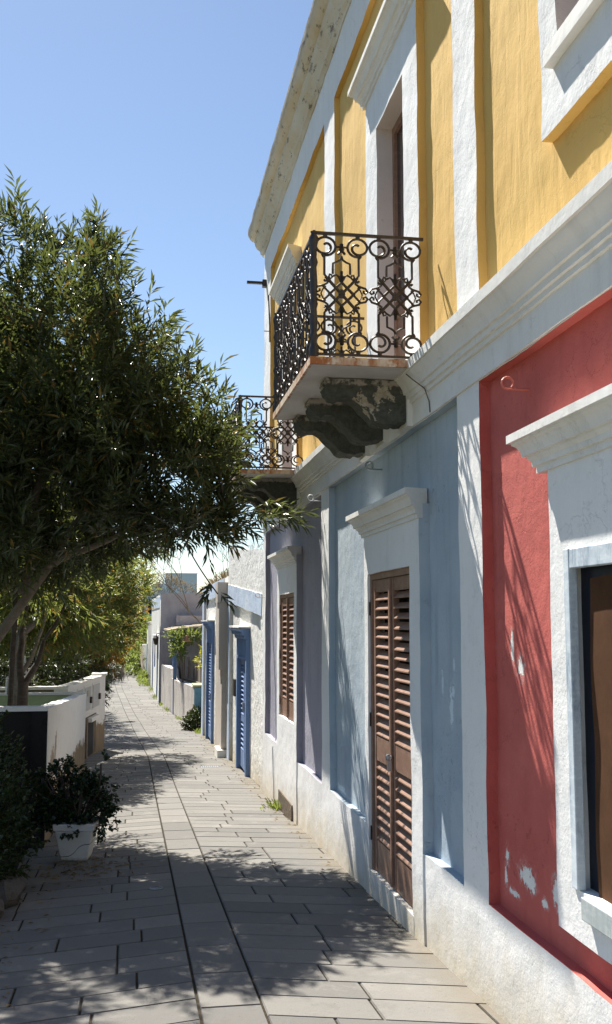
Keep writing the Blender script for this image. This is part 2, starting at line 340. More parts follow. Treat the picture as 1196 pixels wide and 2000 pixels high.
# ------------------------------------------------------------------ ground
def interp(y, tab):
    if y <= tab[0][0]: return tab[0][1]
    for (a, b), (c, d) in zip(tab, tab[1:]):
        if y <= c: return b + (d - b) * (y - a) / (c - a)
    return tab[-1][1]
def g(y):
    if y < 28: return -(1.6 + .052 * y)
    if y < 40: u = (y - 28) / 12; return -(1.6 + .052 * 28) - .052 * 12 * (u - u * u / 2)
    return -(1.6 + .052 * 28) - .312
def cen(y): return interp(y, [(0, .50), (5, .475), (14, .41), (20, .38), (33, -.05), (50, -.87), (66, -1.47), (90, -1.6), (130, -1.2)])
def ledge(y): return interp(y, [(0, -1.15), (9, -.98), (18, -1.1), (24, -1.05), (33, -1.35), (50, -1.95), (66, -2.6), (90, -2.9), (130, -2.6)])
def redge(y): return interp(y, [(0, 1.74), (28, 1.74), (33, 1.5), (42, .95), (52, .66), (66, .25), (90, .0), (130, .3)])
xs = [-400, -150, -60, -20, -8, -3, -1.6, 0, 1.6, 4, 10, 25, 60, 150, 400]; ys = [-30, -10] + list(np.arange(0, 44, 1.0)) + [50, 60, 80, 100, 130, 200, 300, 600]
mb = MB(); mb.v = [(x, y, g(y) - .05) for y in ys for x in xs]; nx = len(xs)
mb.f = [(j * nx + i, j * nx + i + 1, (j + 1) * nx + i + 1, (j + 1) * nx + i) for j in range(len(ys) - 1) for i in range(nx - 1)]
struct('ground', mb, M['soil'])
mb = MB(); ys = list(np.arange(-6, 40, .5)) + list(range(40, 126, 2))
for y in ys: mb.v += [(ledge(y), y, g(y) - .010), (redge(y), y, g(y) - .010)]
mb.f = [(2 * i, 2 * i + 1, 2 * i + 3, 2 * i + 2) for i in range(len(ys) - 1)]
struct('path_bed', mb, M['joint'])
V = []; Fc = []; A = []
def slab(poly):
    n = len(V); r = rnd.random(); bev = .006
    cx = sum(p[0] for p in poly) / 4; cy = sum(p[1] for p in poly) / 4; dz = rnd.uniform(-.0015, .0015)
    for (x, y) in poly: V.append((x, y, g(y) - .009)); A.append(r)
    for (x, y) in poly:
        dx, dy = cx - x, cy - y; L = math.hypot(dx, dy); V.append((x + dx / L * bev, y + dy / L * bev, g(y) + dz)); A.append(r)
    Fc.append((n + 4, n + 5, n + 6, n + 7))
    for k in range(4): Fc.append((n + k, n + (k + 1) % 4, n + 4 + (k + 1) % 4, n + 4 + k))
J = .0048
s = -5.0
while s < 120:
    ds = .56 * (1 if s < 40 else 2); y0, y1 = s + J, s + ds - J * .6
    slab([(cen(y0) - .147, y0), (cen(y0) + .147, y0), (cen(y1) + .147, y1), (cen(y1) - .147, y1)]); s += ds
s = -6.0
while s < 122:
    ds = (rnd.choice([.28, .30, .31, .27])) * (1 if s < 40 else 2)
    for side in (-1, 1):
        t0 = .155; first = True; k = .33 if side > 0 else .26
        while True:
            L = rnd.uniform(.25, .6) if first else rnd.choice([.5, .62, .75, .9, .66]); first = False
            lim = (redge(s) - cen(s)) if side > 0 else (cen(s) - ledge(s)); t1 = min(t0 + L, lim); last = t1 >= lim - 1e-6
            if t1 - t0 > .05:
                P = []
                for (tt, ss) in ((t0 + J, s + J), (t1 - J, s + J), (t1 - J, s + ds - J), (t0 + J, s + ds - J)):
                    y = ss - k * (tt - .157); P.append((cen(y) + side * tt, y))
                if side < 0: P = P[::-1]
                slab(P)
            if last: break
            t0 = t1
    s += ds
me = mesh_from('paving', V, Fc, M['paving']); at = me.attributes.new('rnd', 'FLOAT', 'POINT'); at.data.foreach_set('value', A)
o = link(bpy.data.objects.new('paving', me)); o['kind'] = 'structure'

# ------------------------------------------------------------------ relief facades (wall thickness steps, recessed panels, openings)
def relief(rects, y0, y1, z0, z1, base, cell, amp=.005, sc=2.2, topfn=None, xoff=None):
    """base=(depth,tag); rects=(ya,yb,za,zb,depth,tag[,steptag]); painted in order. returns dict tag->MB (world coords)"""
    def cuts(lo, hi, vals):
        v = sorted({lo, hi} | {x for x in vals if lo < x < hi}); out = []
        for a, b in zip(v, v[1:]):
            n = max(1, int(math.ceil((b - a) / cell))); out += [a + (b - a) * i / n for i in range(n)]
        return out + [hi]
    Y = cuts(y0, y1, [r[0] for r in rects] + [r[1] for r in rects]); Z = cuts(z0, z1, [r[2] for r in rects] + [r[3] for r in rects])
    def at(y, z):
        d = base
        for r in rects:
            if r[0] < y < r[1] and r[2] < z < r[3]: d = (r[4], r[5]) if len(r) == 6 else (r[4], r[5], r[6])
        return d
    ny, nz = len(Y) - 1, len(Z) - 1
    C = [[at((Y[i] + Y[i + 1]) / 2, (Z[j] + Z[j + 1]) / 2) for j in range(nz)] for i in range(ny)]
    mbs = {}; idx = {}
    def vert(tg, i, j, d):
        k = (tg, i, j, round(d, 4))
        if k not in idx:
            mb = mbs.setdefault(tg, MB()); y, z = Y[i], Z[j]
            if topfn: z = z0 + (z - z0) * (topfn(y) - z0) / (z1 - z0)
            p = Vector((d * .5, y * sc, z * sc)); q = mnoise.noise_vector(p) * amp + mnoise.noise_vector(p * 3.7) * amp * .45
            x = d + (xoff(y) if xoff else 0)
            idx[k] = len(mb.v); mb.v.append((x + q.x, y + q.y * 1.1, z + q.z * 1.1))
        return idx[k]
    def face(tg, c): mbs.setdefault(tg, MB()).f.append(tuple(vert(tg, *x) for x in c))
    for i in range(ny):
        for j in range(nz):
            d, tg = C[i][j][0], C[i][j][1]
            if tg: face(tg, [(i, j, d), (i, j + 1, d), (i + 1, j + 1, d), (i + 1, j, d)])
            for (a, b) in ((1, 0), (0, 1)):
                if i + a >= ny or j + b >= nz: continue
                c2 = C[i + a][j + b]; d2 = c2[0]
                if abs(d - d2) < 1e-5: continue
                deep = C[i][j] if d > d2 else c2; st = deep[2] if len(deep) > 2 else deep[1]
                if not st: continue
                if a: q = [(i + 1, j), (i + 1, j + 1)]
                else: q = [(i, j + 1), (i + 1, j + 1)]
                face(st, [(q[0][0], q[0][1], d), (q[1][0], q[1][1], d), (q[1][0], q[1][1], d2), (q[0][0], q[0][1], d2)])
    return mbs

W, PD = 1.70, 1.757
town = thing('town_house', 'long two-storey house, yellow above, red, pale blue and lilac panels below, with two iron balconies', 'house', (1.7, 6.5, g(6.5)))
rects = [(1.72, 4.81, -1.37, 1.22, PD, 'red'), (2.35, 3.95, -1.22, .70, W - .012, 'white'), (2.52, 3.775, -1.03, .278, W + .16, 'dark', 'white'),
         (5.18, 8.95, -1.38, 1.22, PD, 'light_blue'), (7.42, 8.95, -1.50, -1.2, PD, 'light_blue'), (5.93, 7.46, -3.4, .72, W - .010, 'white'), (6.17, 7.345, -1.80, .345, W + .12, 'dark', 'white'),
         (9.33, 13.62, -1.51, 1.20, PD, 'lilac'), (10.80, 12.36, -3.4, .72, W - .010, 'white'), (11.0, 12.17, -1.13, .311, W + .12, 'dark', 'white')]
gf = relief(rects, -1.0, 13.86, -3.4, 1.225, (W, 'white'), .06, .006)
names = {'red': ('wall_panel', 'faded red plaster panel with flaked patches'), 'light_blue': ('wall_panel', 'pale blue plaster panel'), 'lilac': ('wall_panel', 'lilac grey plaster panel'),
         'white': ('wall', 'white plaster wall of the ground floor'), 'dark': ('room_interior', None), 'yellow': ('wall', 'yellow plaster wall of the upper floor'), 'white_up': ('pilaster', None), 'pink_reveal': ('door_reveal', None)}
for k, mb_ in gf.items():
    for mb in pieces(mb_): build(names[k][0], mb, M[k], town, names[k][1], smooth=35)
YD = 1.748
def updoor(c): return [(c - .73, c + .73, 1.4, 4.10, W - .005, 'white_up'), (c - .385, c + .385, 1.4, 3.69, W + .26, 'dark', 'pink_reveal')]
rects = [(1.40, 1.76, 1.4, 4.9, W, 'white_up'), (4.79, 5.157, 1.4, 4.9, W, 'white_up'), (8.64, 9.14, 1.4, 4.9, W, 'white_up'), (13.2, 13.86, 1.4, 4.9, W, 'white_up'),
         (2.35, 3.925, 2.07, 4.2, W - .005, 'white_up'), (2.62, 3.745, 2.42, 3.75, W + .24, 'dark', 'pink_reveal')] + updoor(6.6) + updoor(11.59) + [(-1.0, 13.86, 4.83, 5.3, W, 'white_up')]
uf = relief(rects, -1.0, 13.86, 1.50, 5.28, (YD, 'yellow'), .07, .008)
for k, mb_ in uf.items():
    for mb in pieces(mb_): build(names[k][0], mb, M[k], town, names[k][1], smooth=35)
# body and roof behind the front
mb = MB(); mb.box((1.98, -1.0, -3.4), (8.5, 13.84, 5.60)); build('rear_wall', mb, M['white_up'], town)
build('end_wall', MB().box((1.70, 13.80, -3.4), (1.985, 13.858, 5.28)), M['white_up'], town); build('end_wall', MB().box((1.70, -1.0, -3.4), (1.985, -.96, 5.28)), M['white_up'], town)
# string course moulding
st = list(np.arange(-1.0, 13.9, .12)) + [13.9]
prof = [(1.78, 1.225), (1.688, 1.225), (1.688, 1.365), (1.672, 1.367), (1.672, 1.392), (1.657, 1.394), (1.655, 1.425), (1.640, 1.427), (1.634, 1.455), (1.618, 1.482), (1.598, 1.502), (1.594, 1.515), (1.580, 1.517), (1.578, 1.575), (1.78, 1.605)]
mb = MB().loft(prof, st).wobble(.004, 2.5); build('string_course', mb, M['mould'], town, smooth=50)
# roof cornice
prof = [(1.9, 5.27), (1.690, 5.27), (1.682, 5.30), (1.655, 5.315), (1.65, 5.36), (1.60, 5.40), (1.575, 5.45), (1.570, 5.49), (1.53, 5.505), (1.49, 5.555), (1.475, 5.60), (1.47, 5.645), (1.9, 5.69)]
mb = MB().loft(prof, list(np.arange(-1.0, 14.02, .10)) + [14.02]).wobble(.010, 3.2); build('roof_cornice', mb, M['cornice'], town, smooth=50)
mb = MB().box((1.9, -1.0, 5.60), (8.5, 13.84, 5.66)); build('roof', mb, M['cornice'], town)
# lintels over the openings
def lintel(y0, y1, zb, parent=town, mat='mould', x0=W, k=1.0):
    p = [(x0 + .05, 0), (x0 - .022, 0), (x0 - .022, .028), (x0 - .036, .030), (x0 - .038, .052), (x0 - .052, .066), (x0 - .054, .074), (x0 - .070, .076), (x0 - .074, .098), (x0 - .088, .120), (x0 - .104, .130), (x0 - .106, .138), (x0 - .122, .140), (x0 - .122, .176), (x0 + .05, .186)]
    v = []; n = len(p)
    mb = MB()
    vs = []
    for (px, pz) in p: d = max(0, x0 - px) * .9; vs.append((px, y0 - d + .085 * 0, zb + pz * k))
    for (px, pz) in p: d = max(0, x0 - px) * .9; vs.append((px, y1 + d, zb + pz * k))
    mb.add(vs, [tuple(range(n)), tuple(range(2 * n - 1, n - 1, -1))] + [(i, i + n, (i + 1) % n + n, (i + 1) % n) for i in range(n)])
    return build('lintel', mb, M[mat], parent, smooth=25)
lintel(2.30, 4.02, .63); lintel(5.94, 7.50, .63); lintel(10.82, 12.36, .63)
for c in (6.6, 11.59): lintel(c - .75, c + .75, 4.03, k=1.1)
lintel(2.30, 3.97, 4.10)
# upper window sill
mb = MB().box((1.655, 2.55, 2.335), (1.93, 3.80, 2.412)).wobble(.006, 9); build('window_sill', mb, M['mould'], town, 'upper sill with black mould along its top')
# upper french doors and window leaf
for c in (6.6, 11.59):
    mb = MB()
    for a, b in ((c - .385, c - .335), (c - .025, c + .025), (c + .335, c + .385)): mb.box((1.82, a, 1.6), (1.865, b, 3.69))
    mb.box((1.82, c - .335, 3.63), (1.865, c + .335, 3.69)); mb.box((1.822, c - .335, 2.2), (1.86, c + .335, 2.27))
    d = build('balcony_door', mb, M['brown'], town)
    build('glass_pane', MB().box((1.845, c - .335, 2.27), (1.85, c + .335, 3.63)), M['door_dark'], d)
    build('door_panel', MB().box((1.835, c - .335, 1.6), (1.85, c + .335, 2.2)), M['brown'], d)
mb = MB().box((1.88, 3.69, 2.42), (1.93, 3.745, 3.75)).box((1.88, 2.62, 2.42), (1.93, 2.68, 3.75)).box((1.88, 3.15, 2.42), (1.93, 3.21, 3.75)).box((1.88, 2.68, 2.42), (1.93, 3.69, 2.49))
wf = build('upper_window', mb, M['brown'], town); build('glass_pane', MB().box((1.90, 2.68, 2.49), (1.905, 3.69, 3.75)), M['door_dark'], wf)
# ground floor red window: weathered frame, burlap blind behind
mb = MB()
mb.box((1.676, 3.735, -1.03), (1.712, 3.788, .285)); mb.box((1.678, 2.56, .205), (1.712, 3.735, .283)); mb.box((1.676, 2.51, -1.03), (1.712, 2.56, .283))
win = build('window_frame', mb, M['weathered'], town, 'peeling blue and white window frame', bevel=.004)
build('gap_shade_board', MB().box((1.745, 2.51, -1.08), (1.80, 3.79, .29)), M['gap_shade'], win)  # dark board added for the shade between frame and blind
build('sill_board', MB().box((1.655, 2.48, -1.115), (1.716, 3.665, -1.032)), M['sill_wood'], win, bevel=.004)
vs = []; ny_, nz_ = 24, 24
for i in range(ny_ + 1):
    for j in range(nz_ + 1):
        y = 2.53 + (3.655 - 2.53) * i / ny_; z = -1.05 + (.165 + 1.05) * j / nz_
        vs.append((1.722 + .008 * mnoise.noise(Vector((y * 3, z * 3, 0))), y + .008 * mnoise.noise(Vector((z * 5, y, 3))), z + .012 * mnoise.noise(Vector((y * 9, 0, z)))))
fs = [(i * (nz_ + 1) + j, (i + 1) * (nz_ + 1) + j, (i + 1) * (nz_ + 1) + j + 1, i * (nz_ + 1) + j + 1) for i in range(ny_) for j in range(nz_)]
build('window_blind', MB().add(vs, fs), M['burlap'], win, 'brown burlap cloth stretched in the window', smooth=60)

# ------------------------------------------------------------------ louvred shutters
def leaf_mb(y0, y1, z0, z1, x, th, mids, pitch, stile=.065, rail=.09, foot=.22):
    """one louvred leaf in the plane X=x..x+th ; mids=[(za,zb)] solid panels"""
    mb = MB(); mb.box((x, y0, z0), (x + th, y0 + stile, z1)); mb.box((x, y1 - stile, z0), (x + th, y1, z1))
    a, b = y0 + stile, y1 - stile
    solids = [(z0, z0 + foot)] + list(mids) + [(z1 - rail, z1)]
    for (p, q) in solids: mb.box((x + .004, a, p), (x + th - .004, b, q))
    for (p0, p1), (q0, q1) in zip(solids, solids[1:]):
        n = max(1, int((q0 - p1) / pitch)); pp = (q0 - p1) / n
        for i in range(n):
            z = p1 + (i + .5) * pp; z += rnd.uniform(-.0035, .0035); hh = .021 + rnd.uniform(-.004, .003)
            # slat: low outer edge, high inner edge, 7 mm thick
            mb.prism([(x + .001, z - hh - .003), (x + .001, z - hh + .005), (x + th - .001, z + hh + .005), (x + th - .001, z + hh - .003)], 'y', a, b)
    return mb
def shutter_door(name, parent, y0, y1, z0, z1, x, mat, mids_rel, pitch=.066, foot=.22, fw=.045, handle=True, label=None):
    mb = MB(); mb.box((x - .006, y0, z0), (x + .06, y0 + fw, z1)); mb.box((x - .006, y1 - fw, z0), (x + .06, y1, z1)); mb.box((x - .006, y0 + fw, z1 - fw), (x + .06, y1 - fw, z1))
    d = build(name, mb, M[mat], parent, label, bevel=.003); c = (y0 + y1) / 2; H = z1 - z0
    for a, b in ((y0 + fw + .002, c - .001), (c + .001, y1 - fw - .002)):
        mids = [(z0 + p * H, z0 + q * H) for p, q in mids_rel]
        build('shutter_leaf', leaf_mb(a, b, z0 + .01, z1 - fw - .004, x + .005, .042, mids, pitch, foot=foot), M[mat], d)
    build('astragal', MB().box((x - .012, c - .02, z0 + .02), (x + .004, c + .02, z1 - fw - .01)), M[mat], d, bevel=.003)
    for yy in (y0 + .005, y1 - .005):
        for zz in (.12, .5, .88): build('hinge', MB().box((x - .016, yy - .011, z0 + zz * H - .05), (x - .007, yy + .011, z0 + zz * H + .05)), M['iron'], d)
    if handle:
        mb = MB().lathe([(.012, 0), (.016, .01), (.016, .03), (.010, .04)], (x - .035, c - .035, z0 + .40 * H)).box((x - .04, c - .045, z0 + .40 * H - .07), (x - .013, c - .030, z0 + .40 * H))
        mb.box((x - .034, c - .05, z0 + .40 * H + .01), (x - .012, c - .02, z0 + .40 * H + .03))
        build('handle', mb, M['metal_grey'], d)
    return d
shutter_door('shutter_door', town, 6.17, 7.345, -1.80, .345, 1.715, 'brown', [(.37, .45)], label='tall brown louvred double door')
shutter_door('window_shutter', town, 11.0, 12.17, -1.13, .311, 1.71, 'brown', [], foot=.2, handle=False, label='brown louvred double window shutter')
# threshold, base vent, cables, hooks
build('threshold', MB().box((1.69, 6.15, -1.99), (1.80, 7.36, -1.80)), M['white'], town)
build('base_vent', MB().box((1.675, 11.05, g(11.6) - .06), (1.71, 12.1, g(11.6) + .20)).wobble(.01, 6), M['brown_stone'], town, 'mossy dark stone block at the wall foot')
def hook(y, z, mat, x=W, r=.028, L=.10, parent=town):
    pts = [(x + .03, y, z)] + [(x - L * i / 4, y, z) for i in range(1, 5)] + [(x - L - r * math.sin(a), y, z + r - r * math.cos(a)) for a in [k * .5 for k in range(1, 12)]]
    return build('wall_hook', MB().tube(pts, .006, 6), M[mat], parent)
hook(4.30, 1.06, 'hook_red', PD); hook(7.12, 1.11, 'metal_grey', PD); hook(9.35, 1.14, 'hook_white'); hook(13.7, .32, 'hook_white'); hook(13.75, 1.12, 'hook_white')
pts = [(1.585, 5.80, 1.50), (1.60, 5.70, 1.44), (1.66, 5.66, 1.38), (1.68, 5.64, 1.30), (1.682, 5.63, 1.23)]
build('cable', MB().tube(pts, .004, 5), M['brown_stone'], town)
pts = [(1.74, 13.5, .95), (1.745, 13.3, .4), (1.745, 13.1, -.3), (1.745, 12.9, -.9), (1.745, 12.8, -1.48), (1.69, 12.75, -1.6), (1.69, 12.6, -2.2)]
build('cable', MB().tube(pts, .005, 5), M['metal_grey'], town)
build('wall_bracket', MB().box((1.42, 13.62, 4.74), (1.70, 13.66, 4.775)).box((1.64, 13.6, 4.70), (1.70, 13.68, 4.80)), M['iron'], town)
build('cable', MB().tube([(1.69, 13.1, 4.45), (1.66, 13.1, 4.40), (1.68, 13.12, 4.0), (1.68, 13.1, 3.75)], .01, 5).tube([(1.60, 13.1, 3.9), (1.68, 13.1, 3.9)], .006, 5), M['iron'], town)

# ------------------------------------------------------------------ balconies
def panel_mb():
    """one scrollwork panel: local u along width (0..0.33), v height (0..0.74); mesh in (0,u,v) plane"""
    K = .33 / 490.0; S = []
    def P(x, y): return ((x - 105) * K, (685 - y) * K * 1.0)      # v measured from the middle
    def add(pts, r=.0062): S.append(([P(*p) for p in pts], r))
    def both(pts, r=.0062):
        for mx in (0, 1):
            for my in (0, 1):
                add([((700 - x) if mx else x, (1370 - y) if my else y) for x, y in pts], r)
    # big scroll
    sp = []
    for i in range(34):
        a = math.radians(95 - i * 17.5); r = 92 if i < 15 else 92 - (i - 15) * 3.9
        cx, cy = 202, 212
        sp.append((cx + r * math.cos(a), cy + r * math.sin(a)))
    both(sp, .0068); both([(186, 318), (172, 300), (190, 282), (205, 292)], .007)
    both([(192, 300), (192, 400), (192, 492), (215, 522)], .0062)
    both([(200, 95), (200, 122)], .011)
    both([(290, 212), (350, 212)], .0058)
    both([(350, 180), (350, 260)], .010); both([(318, 285), (335, 262), (350, 255)], .007); both([(330, 228), (350, 240)], .009)
    both([(350, 305), (338, 340), (308, 362), (272, 378), (270, 430), (270, 485)], .0060)
    both([(350, 455), (350, 500)], .007); both([(350, 500), (350, 560)], .010); both([(322, 505), (335, 530), (350, 545)], .006)
    # lattice of crossing bars
    both([(215, 522), (500, 852)], .0060); both([(262, 500), (240, 490), (232, 515), (250, 535), (262, 515), (300, 492), (320, 510), (345, 560), (470, 690)], .0058)
    both([(180, 612), (350, 800)], .0058)
    both([(215, 548), (222, 575), (190, 600), (130, 618), (110, 650), (128, 672), (150, 660), (146, 640)], .0062); both([(190, 545), (200, 560), (215, 548)], .007)
    both([(205, 612), (178, 640), (160, 685)], .004)
    add([(350, 640), (350, 730)], .009); add([(320, 685), (380, 685)], .009)
    mb = MB()
    for pts, r in S: mb.tube([(0, u, v) for u, v in pts], r * 1.28, 5)
    return mb
PM = panel_mb()
panel_me = None
def rail_side(parent, p0, axis, n, zb, zt):
    """one side of the railing from p0 along axis ('x' or 'y'): handrail, bottom rail and n scroll panels, all sub-parts of the balcony"""
    L = .335 * n + .01; d = Vector((1, 0, 0)) if axis == 'x' else Vector((0, 1, 0)); q0 = Vector((p0[0], p0[1], 0)); q1 = q0 + d * L
    for z, h, w, nm_ in ((zt, .009, .016, 'handrail'), (zb, .008, .012, 'bottom_rail')):
        a = q0 - Vector((w / 2, w / 2, 0)); b = q1 + Vector((w / 2, w / 2, 0)); build(nm_, MB().box((a.x, a.y, z - h), (b.x, b.y, z + h)), M['iron'], parent)
    for i in range(n):
        m = MB(); o_ = q0 + d * (.0075 + .335 * i); zc = (zb + zt) / 2; kz = (zt - zb - .012) / .80
        if axis == 'y': m.add([(o_.x + x, o_.y + u, zc + v * kz) for x, u, v in PM.v], PM.f)
        else: m.add([(o_.x + u, o_.y + x, zc + v * kz) for x, u, v in PM.v], PM.f)
        build('scroll_panel', m, M['iron'], parent, smooth=60)
def balcony(y0, label, flip=False):
    y1 = y0 + 1.69; x0 = .985; zt = 2.345; zs = 1.528; zs2 = 1.570
    b = build('balcony', MB().box((x0, y0, zs), (1.70, y1, zs2 - .004)).wobble(.0, 1), M['slab'], town, label)
    mb = MB(); e = .006
    st_ = [y0 - e + (y1 - y0 + 2 * e) * i / 30 for i in range(31)]
    m1 = MB().box((x0 - e, y0 - e, zs - .004), (x0 + .012, y1 + e, zs2)); m1.box((x0 + .012, y0 - e, zs - .004), (1.64, y0 + .012, zs2)); m1.box((x0 + .012, y1 - .012, zs - .004), (1.64, y1 + e, zs2))
    build('rusty_slab_edge', m1, M['rust'], b)
    # posts
    pr = [(.030, 0), (.032, .05), (.023, .07), (.020, .11), (.029, .13), (.020, .15), (.025, .22), (.019, .30), (.027, .33), (.019, .36), (.024, .46), (.018, .56), (.027, .59), (.019, .62), (.022, .69), (.029, .72), (.029, .745), (.016, .765), (.021, .78)]
    for yy in (y0 + .02, y1 - .02): build('corner_post', MB().lathe(pr, (x0 + .02, yy, zs2), 10), M['cast'], b, smooth=50)
    rail_side(b, (x0 + .02, y0 + .02), 'x', 2, zs2 + .022, zt)
    rail_side(b, (x0 + .02, y1 - .02), 'x', 2, zs2 + .022, zt)
    rail_side(b, (x0 + .02, y0 + .008), 'y', 5, zs2 + .022, zt)
    # brackets: scrolled lava stone
    for k, yy in enumerate((y0 + .32, y0 + .93, y0 + 1.50)):
        top = zs - .004
        prof = [(1.70, top), (1.135, top), (1.13, top - .022), (1.145, top - .035), (1.135, top - .05), (1.145, top - .085), (1.175, top - .118), (1.215, top - .125), (1.245, top - .112),
                (1.285, top - .112), (1.33, top - .135), (1.38, top - .185), (1.42, top - .215), (1.44, top - .235), (1.455, top - .262), (1.50, top - .282), (1.58, top - .285), (1.60, top - .272), (1.70, top - .272)]
        fine_ = []
        for (p_, q_) in zip(prof, prof[1:] + prof[:1]):
            kk = max(1, int(math.hypot(q_[0] - p_[0], q_[1] - p_[1]) / .018))
            fine_ += [(p_[0] + (q_[0] - p_[0]) * i / kk, p_[1] + (q_[1] - p_[1]) * i / kk) for i in range(kk)]
        m = MB(); th = .20; steps = 11; nr_ = 7; n = len(fine_)
        cc = (1.48, top - .13)
        for s_ in range(steps + 1):
            for (px, pz) in fine_: m.v.append((px, yy + th * s_ / steps, pz))
        for s_ in range(steps):
            for i in range(n): m.f.append((s_ * n + i, (s_ + 1) * n + i, (s_ + 1) * n + (i + 1) % n, s_ * n + (i + 1) % n))
        m.f.append(tuple(range(n))); m.f.append(tuple(steps * n + i for i in range(n))[::-1])
        m.wobble(.007, 16, k * 3.1).wobble(.007, 45, k * 1.7)
        build('bracket', m, M['lava'], b, smooth=22)
        build('bracket_pad', MB().box((1.655, yy - .03, top - .30), (1.72, yy + th + .03, top)).wobble(.004, 8), M['mould'], b)
    return b
balcony(5.745, 'nearer balcony with scrolled black railing on dark stone brackets')
balcony(10.25, 'farther balcony half hidden by the oleander')

# ------------------------------------------------------------------ houses farther along on the right
def nm(d): return build
h1 = thing('rendered_house', 'low white house with rough render and one blue door next to the yellow house', 'house', (1.7, 16.5, g(16.5)))
rects = [(14.10, 18.95, -3.4, .30, W + .045, 'rough'), (14.02, 19.35, .30, .63, W - .012, 'bluewash'), (18.95, 19.35, -3.4, .30, W - .010, 'bluewash'), (18.93, 18.985, -3.4, .30, W - .014, 'blue_trim'), (13.86, 14.02, -3.4, 1.3, W, 'rough'), (16.0, 17.35, -2.6, -.62, W + .17, 'dark', 'blue_trim')]
r1 = relief(rects, 13.862, 19.36, -3.4, 1.3, (W, 'rough'), .10, .007, topfn=lambda y: 1.0 + (y - 14) * .07)
nn = {'rough': 'wall', 'bluewash': 'blue_band', 'blue_trim': 'blue_trim', 'dark': 'room_interior'}
for k, mb_ in r1.items():
    for mb in pieces(mb_): build(nn[k], mb, M[k], h1, smooth=35)
build('rear_wall', MB().box((1.90, 13.862, -3.4), (7, 19.35, .95)), M['rough'], h1)
build('side_wall', MB().box((1.72, 19.30, -3.4), (1.905, 19.352, .85)), M['rough'], h1)
def blue_door(parent, ya, yb, zb, ztop, zhood):
    """blue surround with moulded hood, transom panel and louvred double door"""
    mb = MB(); fw = .13; mb.box((W - .022, ya - fw, zb - .1), (W + .05, ya, ztop + .34)); mb.box((W - .022, yb, zb - .1), (W + .05, yb + fw, ztop + .34)); mb.box((W - .020, ya, ztop), (W + .05, yb, ztop + .05)); mb.box((W - .01, ya, ztop + .05), (W + .05, yb, ztop + .34))
    d = build('blue_door', mb, M['blue_trim'], parent, bevel=.004)
    p = [(W + .04, 0), (W - .04, 0), (W - .055, .03), (W - .06, .06), (W - .10, .08), (W - .105, .12), (W - .14, .14), (W - .145, .165), (W + .04, .18)]
    n = len(p); vs = [(px, ya - fw - max(0, W - px - .03) * .6, ztop + .34 + pz) for px, pz in p] + [(px, yb + fw + max(0, W - px - .03) * .6, ztop + .34 + pz) for px, pz in p]
    build('door_hood', MB().add(vs, [tuple(range(n)), tuple(range(2 * n - 1, n - 1, -1))] + [(i, i + n, (i + 1) % n + n, (i + 1) % n) for i in range(n)]), M['blue_trim'], d)
    build('hood_capping', MB().box((W - .15, ya - fw - .07, ztop + .522), (W + .04, yb + fw + .07, ztop + .55)).wobble(.008, 5), M['rough'], d)
    c = (ya + yb) / 2
    for a, b in ((ya + .01, c - .003), (c + .003, yb - .01)):
        build('shutter_leaf', leaf_mb(a, b, zb, ztop - .01, W + .035, .045, [(zb + .75, zb + .86)], .07, foot=.28, stile=.09), M['blue_wood'], d)
    build('handle', MB().box((W + .0, c - .05, zb + .95), (W + .034, c - .02, zb + 1.10)), M['metal_grey'], d)
blue_door(h1, 16.0, 17.35, g(16.7) + .03, -.64, -.15)
build('mailbox', MB().box((W + .0, 18.1, -1.35), (W + .045, 18.35, -1.05)), M['iron'], h1)
h2 = thing('flat_roofed_house', 'small white house trimmed in blue with a blue door, past the rough white house', 'house', (1.7, 23.5, g(23.5)))
rects = [(22.1, 26.6, -3.6, .52, W + .04, 'rough'), (20.35, 27.3, .52, .86, W - .012, 'bluewash'), (26.6, 27.3, -3.6, .52, W - .01, 'bluewash'), (26.58, 26.66, -3.6, .52, W - .014, 'blue_trim'), (20.0, 22.1, -3.6, .50, W - .03, 'beige'), (23.6, 25.3, -3.6, -.52, W + .17, 'dark', 'blue_trim')]
r2 = relief(rects, 19.37, 27.3, -3.6, .86, (W, 'rough'), .14, .007); nn['beige'] = 'pilaster'
for k, mb_ in r2.items():
    for mb in pieces(mb_): build(nn[k], mb, M[k], h2, smooth=35)
build('rear_wall', MB().box((1.90, 19.37, -3.6), (7, 27.25, .82)), M['rough'], h2)
build('side_wall', MB().box((1.72, 27.25, -3.6), (1.905, 27.29, .80)), M['rough'], h2)
blue_door(h2, 23.6, 25.3, g(24.4) + .03, -.54, 0)
build('chimney_duct', MB().box((1.53, 19.55, -.95), (1.72, 20.05, .35)).box((1.50, 19.52, .352), (1.72, 20.08, .74)).wobble(.01, 3), M['beige'], h2, 'boxy concrete duct hung on the front')
build('downpipe_box', MB().box((1.60, 19.62, -2.45), (1.72, 20.0, -.952)), M['beige'], h2)
build('stone_step', MB().box((1.52, 19.5, g(19.8) - .03), (1.72, 20.2, g(19.8) + .16)), M['mould'], h2)
build('roof_pole', MB().tube([(1.85, 20.2, .8), (1.84, 20.2, 1.5)], .025, 6), M['old_plank'], h2)

